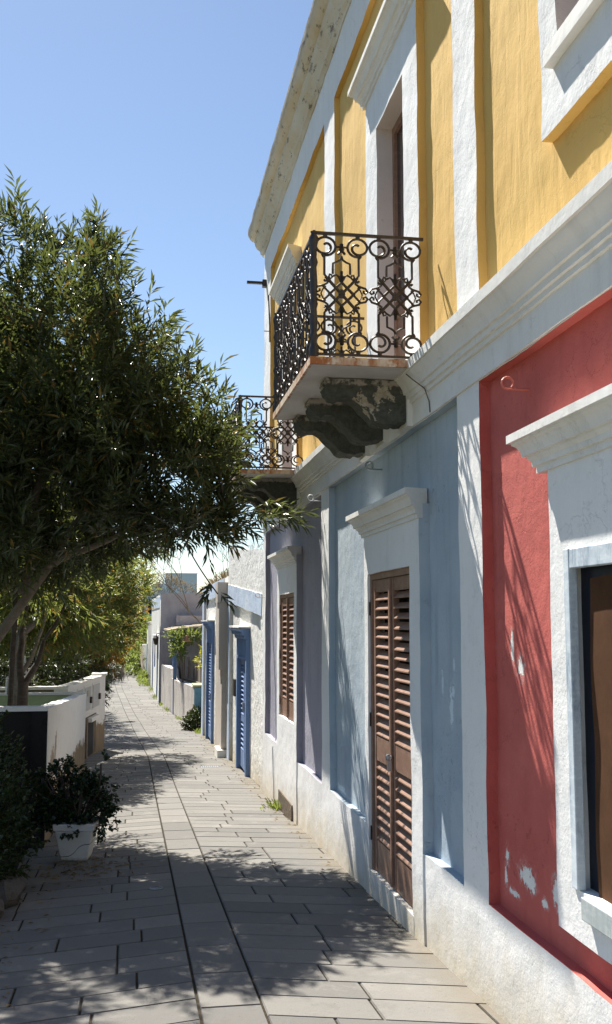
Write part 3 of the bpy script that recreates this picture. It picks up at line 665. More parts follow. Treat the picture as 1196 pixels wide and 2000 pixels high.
# courtyard between the houses: low painted wall, planks, pergola
yard = thing('garden_wall', 'low stained wall with a blue end, in front of the thatched pergola', 'wall', (1.6, 33, g(33)))
def along(y): return interp(y, [(28, 1.66), (33, 1.50), (38, 1.22), (42, .92)])
mb = MB(); ys = [29.5 + i * .35 for i in range(36)]
for y in ys:
    x = along(y); zt_ = g(y) + 1.22 + (.35 if y > 38 else 0); mb.v += [(x, y, g(y) - .1), (x, y, zt_), (x + .28, y, zt_), (x + .28, y, g(y) - .1)]
mb.f = [(4 * i + k, 4 * i + (k + 1) % 4, 4 * i + 4 + (k + 1) % 4, 4 * i + 4 + k) for i in range(len(ys) - 1) for k in range(4)]; mb.f += [(0, 1, 2, 3), tuple(4 * (len(ys) - 1) + k for k in (3, 2, 1, 0))]
build('wall', mb.wobble(.012, 2), M['stained'], yard)
y = 29.46; build('blue_end_face', MB().box((along(29.5) + .005, y - .03, g(29.5) - .05), (along(29.5) + .275, y + .02, g(29.5) + 1.20)), flat('sky_blue_paint', (.16, .36, .52), .8, .3, 0, .3, 8), yard, 'bright blue end of the wall')
build('coping', MB().box((along(29.5) - .03, y - .05, g(29.5) + 1.225), (along(29.5) + .30, 30.4, g(29.5) + 1.27)), M['green_plaster'], yard)
fence = thing('plank_fence', 'dark old upright boards behind the low stained wall', 'fence', (2.1, 33, g(33)))
for i in range(22):
    yy = 29.2 + i * .5; hh = 1.9 + .25 * rnd.random() - (.3 if i % 5 == 0 else 0)
    build('plank', MB().box((along(yy) + .42 + rnd.uniform(0, .05), yy, g(yy) - .05), (along(yy) + .45 + rnd.uniform(0, .05), yy + .44, g(yy) + hh)), M['old_plank'], fence)
build('rail', MB().tube([(along(28.9) + .5, 28.9, g(29) + 1.2), (along(40) + .5, 40, g(40) + 1.2)], .03, 5), M['old_plank'], fence)
sc_ = thing('wooden_screen', 'grey wooden screen between the low wall and the blue trimmed house', 'screen', (2.0, 28.7, g(28.7)))
for i in range(7):
    build('board', MB().box((1.80 + i * .19, 28.6, g(28.6) - .05), (1.965 + i * .19, 28.64, g(28.6) + 1.45 + .25 * rnd.random())), M['old_plank'], sc_)
perg = thing('pergola', 'pergola with a ragged reed roof between the two blue trimmed houses', 'pergola', (2.5, 37, g(37)))
t = NT('reed'); c = t.mix(t.ramp(t.noise(30, 4, .6, stretch=(.1, 1, 1)), .3, .7), (.52, .44, .32), (.36, .29, .20)); M['reed'] = t.finish(c, .95, t.bump(t.noise(40, 3), .01))
mb = MB(); n = 40
for i in range(n):
    xx = 1.0 + i * .14; jag = rnd.uniform(-.2, .2)
    mb.box((xx, 35.0 + jag, 0), (xx + .15, 41.5, .05 + .03 * rnd.random()), Matrix.Translation((0, 0, -.36 + .115 * i * .14 + rnd.uniform(-.015, .015))))
build('reed_roof', mb, M['reed'], perg)
for (px, py, bm_) in ((1.25, 36.9, 'blue_trim'), (1.3, 39.5, 'blue_trim'), (3.2, 35.2, 'old_plank'), (4.6, 35.2, 'old_plank')):
    build('post', MB().box((px, py, g(py)), (px + .12, py + .12, -.40 + (px - 1) * .11)), M[bm_], perg)
build('beam', MB().box((1.2, 35.15, -.52), (6.4, 35.27, -.42)), M['old_plank'], perg)
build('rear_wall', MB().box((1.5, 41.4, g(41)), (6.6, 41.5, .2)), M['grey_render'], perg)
bell = thing('hanging_bell_lamp', 'small terracotta bell lamp hanging under the reed roof', 'lamp', (1.62, 34.6, -.75))
build('bell_shade', MB().lathe([(.03, .22), (.05, .20), (.10, .08), (.16, 0), (.15, -.01)][::-1], (1.62, 34.6, -.72), 14), M['terracotta'], bell, smooth=50)
build('cord', MB().tube([(1.62, 34.6, -.5), (1.62, 34.7, -.36)], .008, 4), M['iron'], bell)
h3 = thing('grey_flank_house', 'white house with a bare grey flank wall beyond the pergola', 'house', (1.0, 46, g(46)))
x3 = lambda y: interp(y, [(42, .87), (54, .66)])
rects = [(42.3, 53.7, .55, 1.0, -.02, 'bluewash'), (44.0, 45.6, -3.5, -.9, .15, 'blue_trim'), (47.6, 49.0, -2.2, -.9, .12, 'blue_trim'), (50.5, 52, -3.5, -.9, .15, 'blue_trim'), (42.0, 42.3, -3.5, 1.1, -.02, 'bluewash')]
r3 = relief(rects, 42.0, 54.0, -3.5, 1.1, (0, 'rough'), .3, .01, xoff=x3)
for k, mb_ in r3.items():
    for mb in pieces(mb_): build(nn[k], mb, M[k], h3, smooth=35)
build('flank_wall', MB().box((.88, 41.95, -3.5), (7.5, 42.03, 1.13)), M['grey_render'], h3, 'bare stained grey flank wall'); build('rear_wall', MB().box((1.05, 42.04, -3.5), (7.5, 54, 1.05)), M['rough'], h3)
build('porch_hood', MB().box((.62, 43.7, -.75), (.9, 45.9, -.62)), M['mould'], h3)
lan = thing('wall_lantern', 'black wall lantern on the corner of the grey flanked house', 'lantern', (.72, 42.0, -.9))
build('lantern_arm', MB().tube([(.88, 41.9, -.55), (.76, 41.9, -.52), (.70, 41.9, -.60)], .02, 5), M['iron'], lan)
build('lantern_body', MB().lathe([(.03, 0), (.08, .04), (.11, .26), (.13, .28), (.04, .38)], (.70, 41.9, -1.0), 8), M['iron'], lan)
h4 = thing('far_low_house', 'farthest low white house on the right of the path', 'house', (.6, 60, g(60)))
mb = MB().box((.50, 55.5, -3.5), (5, 63, -.2)); build('wall', mb, M['rough'], h4); build('door', MB().box((.46, 57.5, -3.4), (.52, 58.8, -1.3)), M['blue_trim'], h4); build('roof_edge', MB().box((.42, 55.4, -.2), (5.1, 63.1, -.05)), M['mould'], h4)
gp = thing('gate_pillar', 'white gate pillar beside the far low house', 'pillar', (.35, 64.5, g(64)))
build('shaft', MB().box((.25, 64.2, -3.45), (.70, 64.7, -1.6)), M['rough'], gp); build('cap', MB().box((.20, 64.15, -1.6), (.75, 64.75, -1.5)), M['mould'], gp)
fb = thing('distant_block', 'distant plain pale blue block above the grey flank wall', 'building', (5, 120, g(120)))
build('wall', MB().box((3.0, 120, -3.5), (6.75, 128, 5.55)), M['far_blue'], fb); build('wing', MB().box((.4, 121, -3.5), (2.995, 127, 4.4)), M['far_blue'], fb); build('parapet', MB().box((3.0 - .05, 119.95, 5.55), (6.8, 128.05, 5.62)), M['far_blue'], fb)
build('window', MB().box((1.0, 120.95, .8), (1.5, 121.0, 2.2)), M['dark'], fb)

# ------------------------------------------------------------------ garden walls on the left
pw = thing('planter_wall', 'tall white planter box with flaking paint and a near face coloured near-black for its shade', 'planter', (-1.4, 13.5, g(13.5)))
def wallrun(p0, p1, th, h0, n, topfix=None):
    """wall between two ground points, thickness to the left of the run, top follows ground + h0"""
    mb = MB(); a = Vector((p0[0], p0[1], 0)); b = Vector((p1[0], p1[1], 0)); d = (b - a); nr = Vector((-d.y, d.x, 0)).normalized() * th
    for i in range(n + 1):
        q = a + d * i / n; zg = g(q.y); zt_ = topfix if topfix is not None else zg + h0; k = 5
        col = [(q, zg - .15)] + [(q, zg + (zt_ - zg) * j / k) for j in range(1, k + 1)] + [(q + nr, zt_)] + [(q + nr, zg - .15)]
        for (w_, z_) in col: mb.v.append((w_.x, w_.y, z_))
    m = 8
    for i in range(n):
        for k in range(m): mb.f.append((i * m + k, i * m + (k + 1) % m, (i + 1) * m + (k + 1) % m, (i + 1) * m + k))
    mb.f.append(tuple(range(m))[::-1]); mb.f.append(tuple(n * m + k for k in range(m)))
    return mb
build('wall', wallrun((-.835, 9.92), (-.86, 17.5), .15, 1.285, 40).wobble(.010, 3), M['flaking'], pw, smooth=40)
build('near_wall', MB().box((-1.62, 9.93, g(10) - .1), (-.99, 10.05, g(9.95) + 1.26)), M['shaded_tuff'], pw, 'near face of dark stone, its shade put into a near-black colour')
build('near_corner', MB().box((-.99, 9.915, g(10) - .1), (-.842, 9.935, g(9.95) + 1.268)), M['shaded_tuff'], pw)
build('wall_coping', MB().box((-1.64, 9.90, g(9.95) + 1.262), (-.84, 10.08, g(9.95) + 1.30)).wobble(.008, 6), M['mould'], pw)
build('rear_wall', MB().box((-2.6, 17.4, g(17.5) - .1), (-.99, 17.52, g(17.5) + 1.27)), M['green_plaster'], pw, 'pale green inner face'); build('rear_coping', MB().box((-2.6, 17.38, g(17.5) + 1.272), (-.87, 17.54, g(17.5) + 1.31)).wobble(.006, 5), M['mould'], pw)
build('soil_bed', MB().box((-2.6, 10.06, g(14) - .1), (-.99, 17.39, g(14) + .35)), M['soil'], pw)
mw = thing('meter_wall', 'white garden wall with small meter cupboards and a brown stone return', 'wall', (-.95, 20.4, g(20.4)))
A0, A1 = (-1.22, 18.4), (-.70, 22.4)
build('wall', wallrun(A0, A1, .25, 1.2, 20, topfix=-1.17).wobble(.008, 3), M['flaking'], mw, smooth=40)
build('stone_return', MB().box((-3.2, 18.45, g(18.4) - .1), (-1.25, 18.7, -1.22)).wobble(.01, 4), M['brown_stone'], mw); build('coping', MB().box((-3.25, 18.4, -1.218), (-1.22, 18.75, -1.17)).wobble(.006, 5), M['mould'], mw)
build('end_coping', MB().box((-.98, 22.0, -1.168), (-.66, 22.42, -1.12)), M['mould'], mw)
dirv = (Vector((A1[0], A1[1], 0)) - Vector((A0[0], A0[1], 0))).normalized(); Mw = Matrix.Translation((A0[0], A0[1], 0)) @ Matrix.Rotation(math.atan2(dirv.y, dirv.x), 4, 'Z')
def onwall(a, b, z0, z1, t0=-.02, t1=-.001): return MB().box((a, t0, z0), (b, t1, z1), Mw)     # local x along wall, -y outwards
for k, (a, b) in enumerate(((.15, .65), (.85, 1.35), (1.55, 2.2), (2.45, 3.2))):
    o_ = build('meter_cupboard', onwall(a, b, -1.75, -1.30, -.022, .0), flat('cupboard_grey_%d' % k, (.46, .46, .46), .5), mw, 'grey white meter cupboard door')
    build('cupboard_frame', onwall(a - .04, b + .04, -1.79, -1.26, -.012, .0), M['white_plastic'], o_)
    if k < 3: build('meter_glass', onwall((a + b) / 2 - .1, (a + b) / 2 + .1, -1.47, -1.36, -.028, -.022), flat('meter_glass_%d' % k, (.28, .25, .14), .3), o_)
    if k > 1: build('latch', onwall(b - .14, b - .04, -1.62, -1.5, -.06, -.022), M['iron'], o_)
build('open_cupboard', onwall(1.7, 2.9, g(20.5), -1.88, -.012, -.001), M['brown_stone'], mw); build('recess_shade', onwall(2.0, 2.55, g(20.5) + .02, -2.0, -.02, -.012), M['dark'], mw)  # flat sheet on the wall, near-black in place of a recess's shade
build('plank', onwall(1.62, 1.74, g(20.5), -1.9, -.06, -.012), M['old_plank'], mw); build('lintel_stone', onwall(1.9, 2.8, -1.98, -1.9, -.10, -.012), M['mould'], mw)
# white chair and table seen behind the wall at the far left
chair = thing('garden_chair', 'white plastic garden chair behind the dark trunk', 'chair', (-2.05, 16.6, g(16.6)))
zc = -.80
mb = MB().tube([(-2.15, 17.9, zc - .1), (-2.17, 17.95, zc + .15), (-2.08, 17.97, zc + .24), (-1.95, 17.95, zc + .18), (-1.90, 17.9, zc - .1)], .02, 6)
for i in range(4): mb.box((-2.13 + i * .06, 17.92, zc - .1), (-2.09 + i * .06, 17.94, zc + .2))
build('backrest', mb, M['white_plastic'], chair)
build('seat', MB().box((-2.18, 17.5, zc - .18), (-1.88, 17.95, zc - .14)), M['white_plastic'], chair, bevel=.01)
for (a, b) in ((-2.17, 17.52), (-1.92, 17.52), (-2.17, 17.92), (-1.92, 17.92)): build('leg', MB().tube([(a, b, zc - .18), (a, b, g(17.5))], .02, 5), M['white_plastic'], chair)

# pot with jade plant
def leaves_mesh(name, pos, dr, ln, wd, up, mat, droop=.12):
    """pos,dr,up: (N,3); each leaf is a folded blade of two faces"""
    N = len(pos); dr = dr / np.linalg.norm(dr, axis=1, keepdims=True); sd = np.cross(dr, up); sd /= (np.linalg.norm(sd, axis=1, keepdims=True) + 1e-9); nr = np.cross(sd, dr)
    ln = ln[:, None]; wd = wd[:, None]
    b = pos; tip = pos + dr * ln - nr * ln * droop; mid = pos + dr * ln * .45
    l = mid + sd * wd + nr * wd * .5; r = mid - sd * wd + nr * wd * .5
    v = np.stack([b, r, tip, l], 1).reshape(-1, 3).astype(np.float32)
    me = bpy.data.meshes.new(name); me.vertices.add(4 * N); me.vertices.foreach_set('co', v.ravel())
    idx = (np.arange(N)[:, None] * 4 + np.array([0, 1, 2, 0, 2, 3])).ravel().astype(np.int32)
    me.loops.add(6 * N); me.loops.foreach_set('vertex_index', idx); me.polygons.add(2 * N)
    me.polygons.foreach_set('loop_start', np.arange(0, 6 * N, 3, dtype=np.int32)); me.polygons.foreach_set('loop_total', np.full(2 * N, 3, dtype=np.int32))
    at = me.attributes.new('rnd', 'FLOAT', 'POINT'); at.data.foreach_set('value', np.repeat(npr.random(N), 4).astype(np.float32))
    me.materials.append(mat); me.update(calc_edges=True); me.validate(); return me
def unit(n):
    v = npr.normal(size=(n, 3)); return v / np.linalg.norm(v, axis=1, keepdims=True)
def twigs(origins, dirs, L, nl, leaf, width, spread=.75):
    """leaves set in whorls along each twig"""
    P = []; D = []; Ln = []; Wd = []
    n = len(origins); dirs = dirs / np.linalg.norm(dirs, axis=1, keepdims=True)
    for k in range(nl):
        t_ = (k + .5) / nl; P.append(origins + dirs * (L * t_)[:, None])
        s_ = unit(n); s_ -= dirs * (s_ * dirs).sum(1, keepdims=True); s_ /= np.linalg.norm(s_, axis=1, keepdims=True)
        a = spread * (1.15 - .75 * t_) * npr.uniform(.7, 1.3, n); D.append(dirs * np.cos(a)[:, None] + s_ * np.sin(a)[:, None])
        Ln.append(leaf * npr.uniform(.65, 1.2, n)); Wd.append(width * npr.uniform(.75, 1.2, n))
    P = np.concatenate(P); D = np.concatenate(D); Ln = np.concatenate(Ln); Wd = np.concatenate(Wd)
    up = np.tile(np.array([[0, 0, 1.]]), (len(P), 1)) + npr.normal(size=(len(P), 3)) * .35
    return P, D, Ln, Wd, up
def sample_blobs(blobs, n, thr=-.12, nsc=1.6, shell=.38):
    """points in ellipsoids, pushed to the shell and thinned by noise into clumps; returns points and outward directions"""
    vol = np.array([b[1][0] * b[1][1] * b[1][2] for b in blobs]) ** .8; vol /= vol.sum(); out = []; od = []
    while len(out) < n:
        b = blobs[npr.choice(len(blobs), p=vol)]; d = unit(1)[0]; r = npr.random() ** shell
        # ragged outline
        lump = 1 + .22 * mnoise.noise(Vector(d * 2.3) + Vector(b[0]))
        q = np.array(b[0]) + d * np.array(b[1]) * r * lump
        if mnoise.noise(Vector(q) * nsc) < thr: continue
        out.append(q); od.append(d)
    return np.array(out), np.array(od)
def foliage(name, parent, origins, dirs, L, nl, leaf, width, mat, spread=.75, droop=.12):
    P, D, Ln, Wd, up = twigs(origins, dirs, L, nl, leaf, width, spread)
    off = np.array(parent.location if parent else (0, 0, 0)); me = leaves_mesh(name, P - off, D, Ln, Wd, up, mat, droop)
    o = link(bpy.data.objects.new(name, me)); o.parent = parent; return o
def curve(p0, p1, bend=(0, 0, 0), n=7, jit=.0):
    p0, p1, bend = Vector(p0), Vector(p1), Vector(bend); out = []
    for i in range(n + 1):
        t_ = i / n; p = p0.lerp(p1, t_) + bend * (4 * t_ * (1 - t_)) + Vector((rnd.uniform(-jit, jit), rnd.uniform(-jit, jit), rnd.uniform(-jit, jit)))
        out.append(p)
    return out
def tree(name, label, cat, base, limbs, blobs, ntw, L, nl, leaf, width, mat, bark='bark', upb=.55, thr=-.12, nsc=1.6, group=None, ntwigs=60, shell=.38, spread=.75, extra=None):
    root = thing(name, label, cat, base, group)
    mb = MB()
    for (pts, r0, r1) in limbs:
        n = len(pts); mb.tube(pts, [r0 + (r1 - r0) * i / (n - 1) for i in range(n)], 8)
    build('trunk', mb, M[bark], root, smooth=60)
    q, d = sample_blobs(blobs, ntw, thr, nsc, shell)
    # slender branches from limb ends into the crown
    ends = [Vector(p) for (pts, _, _) in limbs for p in pts[len(pts) // 2:]]
    mb = MB()
    for i in npr.choice(len(q), min(ntwigs, len(q)), replace=False):
        p = Vector(q[i]); e = min(ends, key=lambda x: (x - p).length)
        mb.tube(curve(e, p, (0, 0, .12 * (p - e).length), 5, .03), [.016 - .0024 * k_ for k_ in range(6)], 4, cap=False)
    build('branches', mb, M[bark], root)
    dd = d * .75 + np.array([[0, 0, upb]]) + npr.normal(size=d.shape) * .38
    if extra is not None: q = np.concatenate([q, extra[0]]); dd = np.concatenate([dd, extra[1]])
    foliage('crown', root, q, dd, L * npr.uniform(.6, 1.25, len(q)), nl, leaf, width, M[mat], spread)
    return root

# big oleander leaning over the path
bl = [((-1.0, 9.9, 2.9), (.66, 1.5, 1.05)), ((-2.2, 10.0, 2.5), (1.1, 1.8, 1.30)), ((-2.25, 8.8, 2.9), (.8, 1.1, .95)), ((-.4, 9.7, 2.15), (.85, 1.7, .95)), ((.30, 9.5, 1.65), (.60, 1.2, .68)), ((.52, 9.5, 1.30), (.27, .7, .5)), ((-1.2, 10.2, .75), (.9, 1.5, .45)), ((-1.1, 10.1, 1.9), (1.0, 1.6, 1.0)),
      ((-1.5, 10.2, 1.35), (1.4, 1.9, .95)), ((.45, 9.5, .95), (.52, .7, .20)), ((-.35, 10.0, 1.05), (.75, 1.4, .45)), ((-.62, 9.9, 3.35), (.34, .7, .5))]
limbs = [(curve((-2.9, 10.6, g(10.6)), (-1.7, 10.2, -.62), (.1, 0, 0), 6, .03), .10, .075), (curve((-1.7, 10.2, -.62), (-.85, 9.9, .55), (0, 0, -.05), 6, .02), .055, .042), (curve((-2.2, 10.4, -1.39), (-1.2, 10.4, .9), (.12, 0, .1), 8, .03), .035, .014), (curve((-2.2, 10.4, -1.39), (-1.05, 10.1, 1.2), (-.1, 0, .1), 8, .03), .03, .012), (curve((-1.88, 10.26, -.87), (-1.25, 9.7, 1.0), (.0, 0, .1), 8, .03), .026, .012),
         (curve((-.85, 9.9, .55), (.95, 9.5, 1.02), (0, 0, .10), 10, .03), .036, .010), (curve((-1.15, 10.05, .25), (-1.05, 10, 2.8), (.12, 0, 0), 8, .04), .05, .015),
         (curve((-1.7, 10.2, -.62), (-2.1, 10.3, 2.4), (-.1, 0, 0), 8, .04), .07, .02), (curve((-2.2, 10.4, -1.39), (-1.35, 10.6, 1.3), (.05, 0, 0), 8, .03), .05, .02), (curve((-.85, 9.9, .55), (-.2, 9.9, 2.2), (.1, 0, .0), 8, .04), .035, .01)]
# hanging sprays: tips in front of the facade and one low sprig
sp_o = []; sp_d = []
for (x, y, z) in [(1.22, 9.4, 1.02), (1.05, 9.3, .98), (1.33, 9.5, 1.0), (.9, 9.4, .92), (.75, 9.4, .86), (.6, 9.4, .82), (1.12, 9.5, 1.12)]:
    for k in range(3): sp_o.append((x + rnd.uniform(-.06, .06), y + rnd.uniform(-.1, .1), z + rnd.uniform(-.04, .04))); sp_d.append((.8, -.2, -.25 + rnd.uniform(-.4, .4)))
big = tree('oleander_tree', 'tall dark oleander leaning over the path from the left in front of the balconies', 'tree', (-2.9, 10.6, g(10.6)), limbs, bl, 7400, .26, 12, .145, .0118, 'oleander', upb=.55, spread=1.05, thr=-.01, nsc=1.7, ntwigs=170, shell=.42, extra=(np.array(sp_o), np.array(sp_d)))
tw = curve((.35, 7.9, .62), (.585, 7.6, .20), (-.03, 0, .02), 8)
build('hanging_twig', MB().tube(curve((-.1, 9.0, .95), (.35, 7.9, .62), (0, 0, .08), 6) + tw[1:], .005, 4), M['bark_dark'], big)
foliage('sprig_leaves', big, np.array([(.53, 7.65, .30), (.60, 7.6, .22), (.56, 7.62, .25)]), np.array([(-.2, 0, -1.), (.6, 0, -.9), (-.7, 0, -.8)]), np.array([.14, .12, .12]), 8, .12, .013, M['dark_leaf'], .9)

# second layer: yellowish trees behind the planter
bl = [((-1.9, 17.0, .9), (1.3, 2.2, 1.1)), ((-1.2, 17.5, .2), (.8, 2.2, .7)), ((-.9, 19.5, .75), (.75, 1.9, .95)), ((-.6, 20.5, .0), (.5, 1.5, .6)), ((-.25, 21.5, .75), (.42, 1.5, .55)), ((-1.6, 15.5, .3), (.9, 1.5, .7)), ((-1.2, 20.5, .0), (.7, 1.6, .45))]
limbs = [(curve((-1.85, 14.5, g(14)), (-1.62, 14.5, -.2), (.05, 0, 0), 6, .02), .09, .06), (curve((-1.62, 14.5, -.2), (-.9, 18.5, .7), (0, 0, .1), 8, .03), .05, .02), (curve((-1.65, 14.5, -.4), (-1.9, 16, .9), (0, 0, 0), 6, .03), .045, .02),
         (curve((-1.7, 14.5, -.9), (-1.25, 14.6, .3), (.08, 0, 0), 6, .02), .035, .015), (curve((-1.75, 14.5, -1.0), (-1.45, 14.4, .5), (-.05, 0, 0), 6, .02), .03, .012)]
tree('willow_leaved_tree', 'yellow green narrow-leaved tree rising behind the planter', 'tree', (-1.85, 14.5, g(14.5)), limbs, bl, 4600, .30, 11, .14, .015, 'olive_leaf', spread=1.0, upb=.35, thr=-.15, nsc=1.2, ntwigs=90)
bl = [((-1.3, 26.5, .35), (1.2, 2.4, 1.1)), ((-.75, 25.2, -.25), (.55, 1.4, .75)), ((-2.6, 25, .8), (1.4, 2.0, 1.2))]
limbs = [(curve((-2.2, 26, g(26)), (-1.4, 26, 0), (.1, 0, 0), 6, .03), .10, .05), (curve((-1.4, 26, 0), (-.7, 25.2, .2), (0, 0, .1), 5, .02), .04, .015)]
tree('rusty_leaved_tree', 'tree with rust and gold tinged leaves above the far end of the meter wall', 'tree', (-2.2, 26, g(26)), limbs, bl, 1900, .34, 11, .17, .018, 'rust_leaf', upb=.0, thr=-.2, nsc=1.1, ntwigs=50)
bl = [((-2.2, 21.5, -.9), (1.1, 2.6, .75)), ((-1.35, 24.5, -1.3), (.6, 1.8, .8)), ((-3.0, 19.5, -.6), (1.2, 1.8, .9)), ((-1.5, 30, -1.0), (.8, 3.0, 1.1)), ((-2.3, 34, -.8), (1.2, 3.0, 1.4)), ((-1.75, 37, -1.9), (.5, 2.5, 1.0))]
limbs = [(curve((-2.0, 21.5, g(21.5)), (-2.2, 21.5, -.6), (.2, 0, 0), 6, .05), .08, .03), (curve((-2.0, 21.5, -1.8), (-1.3, 23, -1.0), (.0, 0, .1), 6, .05), .05, .02), (curve((-2.3, 30, g(30)), (-1.7, 30, -.8), (0, 0, 0), 6, .05), .09, .04)]
tree('dark_thicket', 'dark tangled thicket in the shade behind the meter wall', 'shrub', (-2.0, 21.5, g(21.5)), limbs, bl, 3200, .30, 11, .13, .020, 'dark_leaf', bark='bark_dark', upb=.1, thr=-.25, nsc=1.3, ntwigs=150)
# dark trunk with fork, right behind the planter's near face
dt = thing('forked_trunk', 'dark forked trunk standing inside the planter box', 'tree', (-1.30, 11.6, g(11.6)))
mb = MB(); mb.tube(curve((-1.36, 11.6, g(11.6)), (-1.27, 11.6, -.68), (.03, 0, 0), 6, .012), [.085, .08, .072, .066, .062, .06, .06], 9)
mb.tube(curve((-1.28, 11.6, -.72), (-1.06, 11.7, -.22), (.04, 0, -.02), 6, .012), [.05, .045, .04, .034, .03, .026, .022], 7); mb.tube(curve((-1.28, 11.6, -.72), (-1.24, 11.6, .2), (-.04, 0, 0), 8, .012), [.042, .038, .034, .03, .028, .025, .022, .02, .018], 7)
mb.tube(curve((-1.06, 11.7, -.22), (-.78, 11.8, .35), (.03, 0, 0), 6, .012), .018, 6); mb.tube(curve((-1.45, 11.4, g(11)), (-1.36, 11.5, .4), (.03, 0, 0), 8, .012), .03, 6)
build('trunk', mb, M['bark_dark'], dt, smooth=60)
q, d = sample_blobs([((-.8, 11.8, .35), (.35, .5, .3)), ((-1.25, 11.6, .5), (.4, .5, .4))], 90, -.2)
foliage('crown', dt, q, d + np.array([[0, 0, .2]]), np.full(90, .25), 10, .12, .011, M['olive_leaf'])
# farther trees
def bush(name, label, cat, base, blobs, ntw, leaf, width, mat, L=.25, nl=9, upb=.4, bark='bark', group=None, thr=-.2, nsc=1.2, ntwigs=30):
    b = Vector(base); c = Vector(blobs[0][0]); limbs = [(curve(b, c, (.05, 0, 0), 5, .03), .05, .02)]
    return tree(name, label, cat, base, limbs, blobs, ntw, L, nl, leaf, width, mat, bark, upb, thr, nsc, group, ntwigs)
bush('hedge', 'bright green hedge at the bend of the path', 'hedge', (-1.5, 75, g(75)), [((-.35, 66, -2.4), (.55, 5, 1.1)), ((-.8, 76, -2.1), (.8, 5, 1.6)), ((-2.0, 92, -1.3), (3.0, 4, 2.4)), ((.4, 84, -1.6), (1.0, 6, 2.0)), ((-4.2, 72, -1.0), (2.0, 5, 2.6))], 3600, .26, .05, 'hedge_leaf', .4, 9)
bush('green_verge_plant', 'strip of green weeds at the foot of the wall before the bend', 'plant', (.1, 58, g(58)), [((.30, 57, -3.3), (.18, 5, .35)), ((.05, 68, -3.2), (.30, 5, .5))], 700, .16, .03, 'hedge_leaf', .22, 8)
bush('tall_grass_tree', 'tall olive trees closing the view at the left of the bend', 'tree', (-5, 60, g(60)), [((-4.6, 50, .2), (2.4, 5, 2.6)), ((-3.6, 60, .6), (1.6, 5, 2.2)), ((-6.5, 42, .6), (3, 5, 3))], 2600, .24, .04, 'olive_leaf', .4, 9, .0)
bush('brown_tree', 'brownish feathery tree behind the flat roofed blue trimmed house', 'tree', (5.2, 50, g(50)), [((4.9, 50, 1.2), (1.5, 2, 1.0)), ((6.2, 51, 1.7), (1.6, 2, 1.2)), ((3.9, 50, .9), (.8, 1.5, .6))], 2200, .22, .014, 'dry_leaf', .4, 12, 1.2)
bush('golden_shrub', 'yellow flowering shrub under the pergola', 'shrub', (2.05, 32.5, g(32)), [((2.15, 32.3, -1.15), (.33, .5, .34)), ((2.3, 31.5, -1.7), (.18, .4, .5))], 330, .09, .022, 'gold_leaf', .2, 9)
bush('leafy_climber', 'green climber hanging from the front of the reed roof', 'climber', (1.5, 34.5, g(34)), [((1.35, 34.6, -.95), (.2, .5, .25)), ((1.6, 34.8, -.55), (.7, .4, .14))], 260, .09, .02, 'hedge_leaf', .2, 9)
bush('wall_creeper', 'ivy like creeper at the foot of the blue wall end', 'plant', (1.72, 29.2, g(29)), [((1.66, 29.15, g(29) + .2), (.26, .35, .36)), ((1.45, 29.3, g(29) + .1), (.12, .3, .25))], 300, .07, .022, 'dark_leaf', .15, 8)
# bare tree in front of the grey flank wall
bt = thing('bare_tree', 'bare brown tree in front of the grey flank wall', 'tree', (3.0, 40.3, g(40)))
mb = MB(); tips = []
def grow(p, d, L, r, lv):
    q = p + d * L; mb.tube(curve(p, q, (rnd.uniform(-.1, .1) * L, 0, rnd.uniform(-.05, .05) * L), 4), [r, r * .9, r * .8, r * .72, r * .65], 4, cap=False)
    if lv == 0: tips.append(q); return
    for k in range(3): grow(q, (d + Vector((rnd.uniform(-.75, .75), rnd.uniform(-.5, .5), rnd.uniform(-.35, .45)))).normalized(), L * .74, r * .62, lv - 1)
grow(Vector((3.0, 40.3, g(40))), Vector((-.08, 0, 1)).normalized(), 2.3, .075, 5)
build('trunk', mb, M['bark'], bt); tips = np.array(tips)
foliage('sparse_leaves', bt, tips, npr.normal(size=tips.shape), np.full(len(tips), .15), 3, .07, .014, M['dry_leaf'])
bt2 = thing('bare_thicket', 'pale leafless bush to the left of the grey flank wall', 'shrub', (.2, 62, g(62))); mb = MB(); tips = []
for i in range(3): grow(Vector((1.1 + i * .3, 66 + i, -2.0)), Vector((rnd.uniform(-.2, .2), 0, 1)).normalized(), 1.7, .05, 4)
build('stems', mb, M['bark'], bt2); tips = np.array(tips); foliage('dry_leaves', bt2, tips, npr.normal(size=tips.shape), np.full(len(tips), .3), 5, .13, .03, M['dry_leaf'])
# pale plumes hanging low over the path edge
pl = thing('plume_grass', 'drooping pale plume grass hanging over the left edge of the far path', 'grass plant', (-1.25, 34, g(34)))
oo = []; dd = []
for (x, y, z) in ((-1.0, 34, -1.5), (-.62, 34.5, -1.45), (-1.35, 33, -1.5)):
    for k in range(60): oo.append((x + rnd.uniform(-.12, .12), y + rnd.uniform(-.2, .2), z + rnd.uniform(-.1, .1))); dd.append((rnd.uniform(-.35, .35), rnd.uniform(-.3, .3), -1))
foliage('plumes', pl, np.array(oo), np.array(dd), np.full(len(oo), .3), 4, .35, .008, M['plume'], .3)
build('stems', MB().tube(curve((-1.7, 34, g(34)), (-1.0, 34, -1.45), (0, 0, .3), 8), .012, 4).tube(curve((-1.7, 34, g(34)), (-.62, 34.5, -1.4), (0, 0, .4), 8), .012, 4), M['bark'], pl)

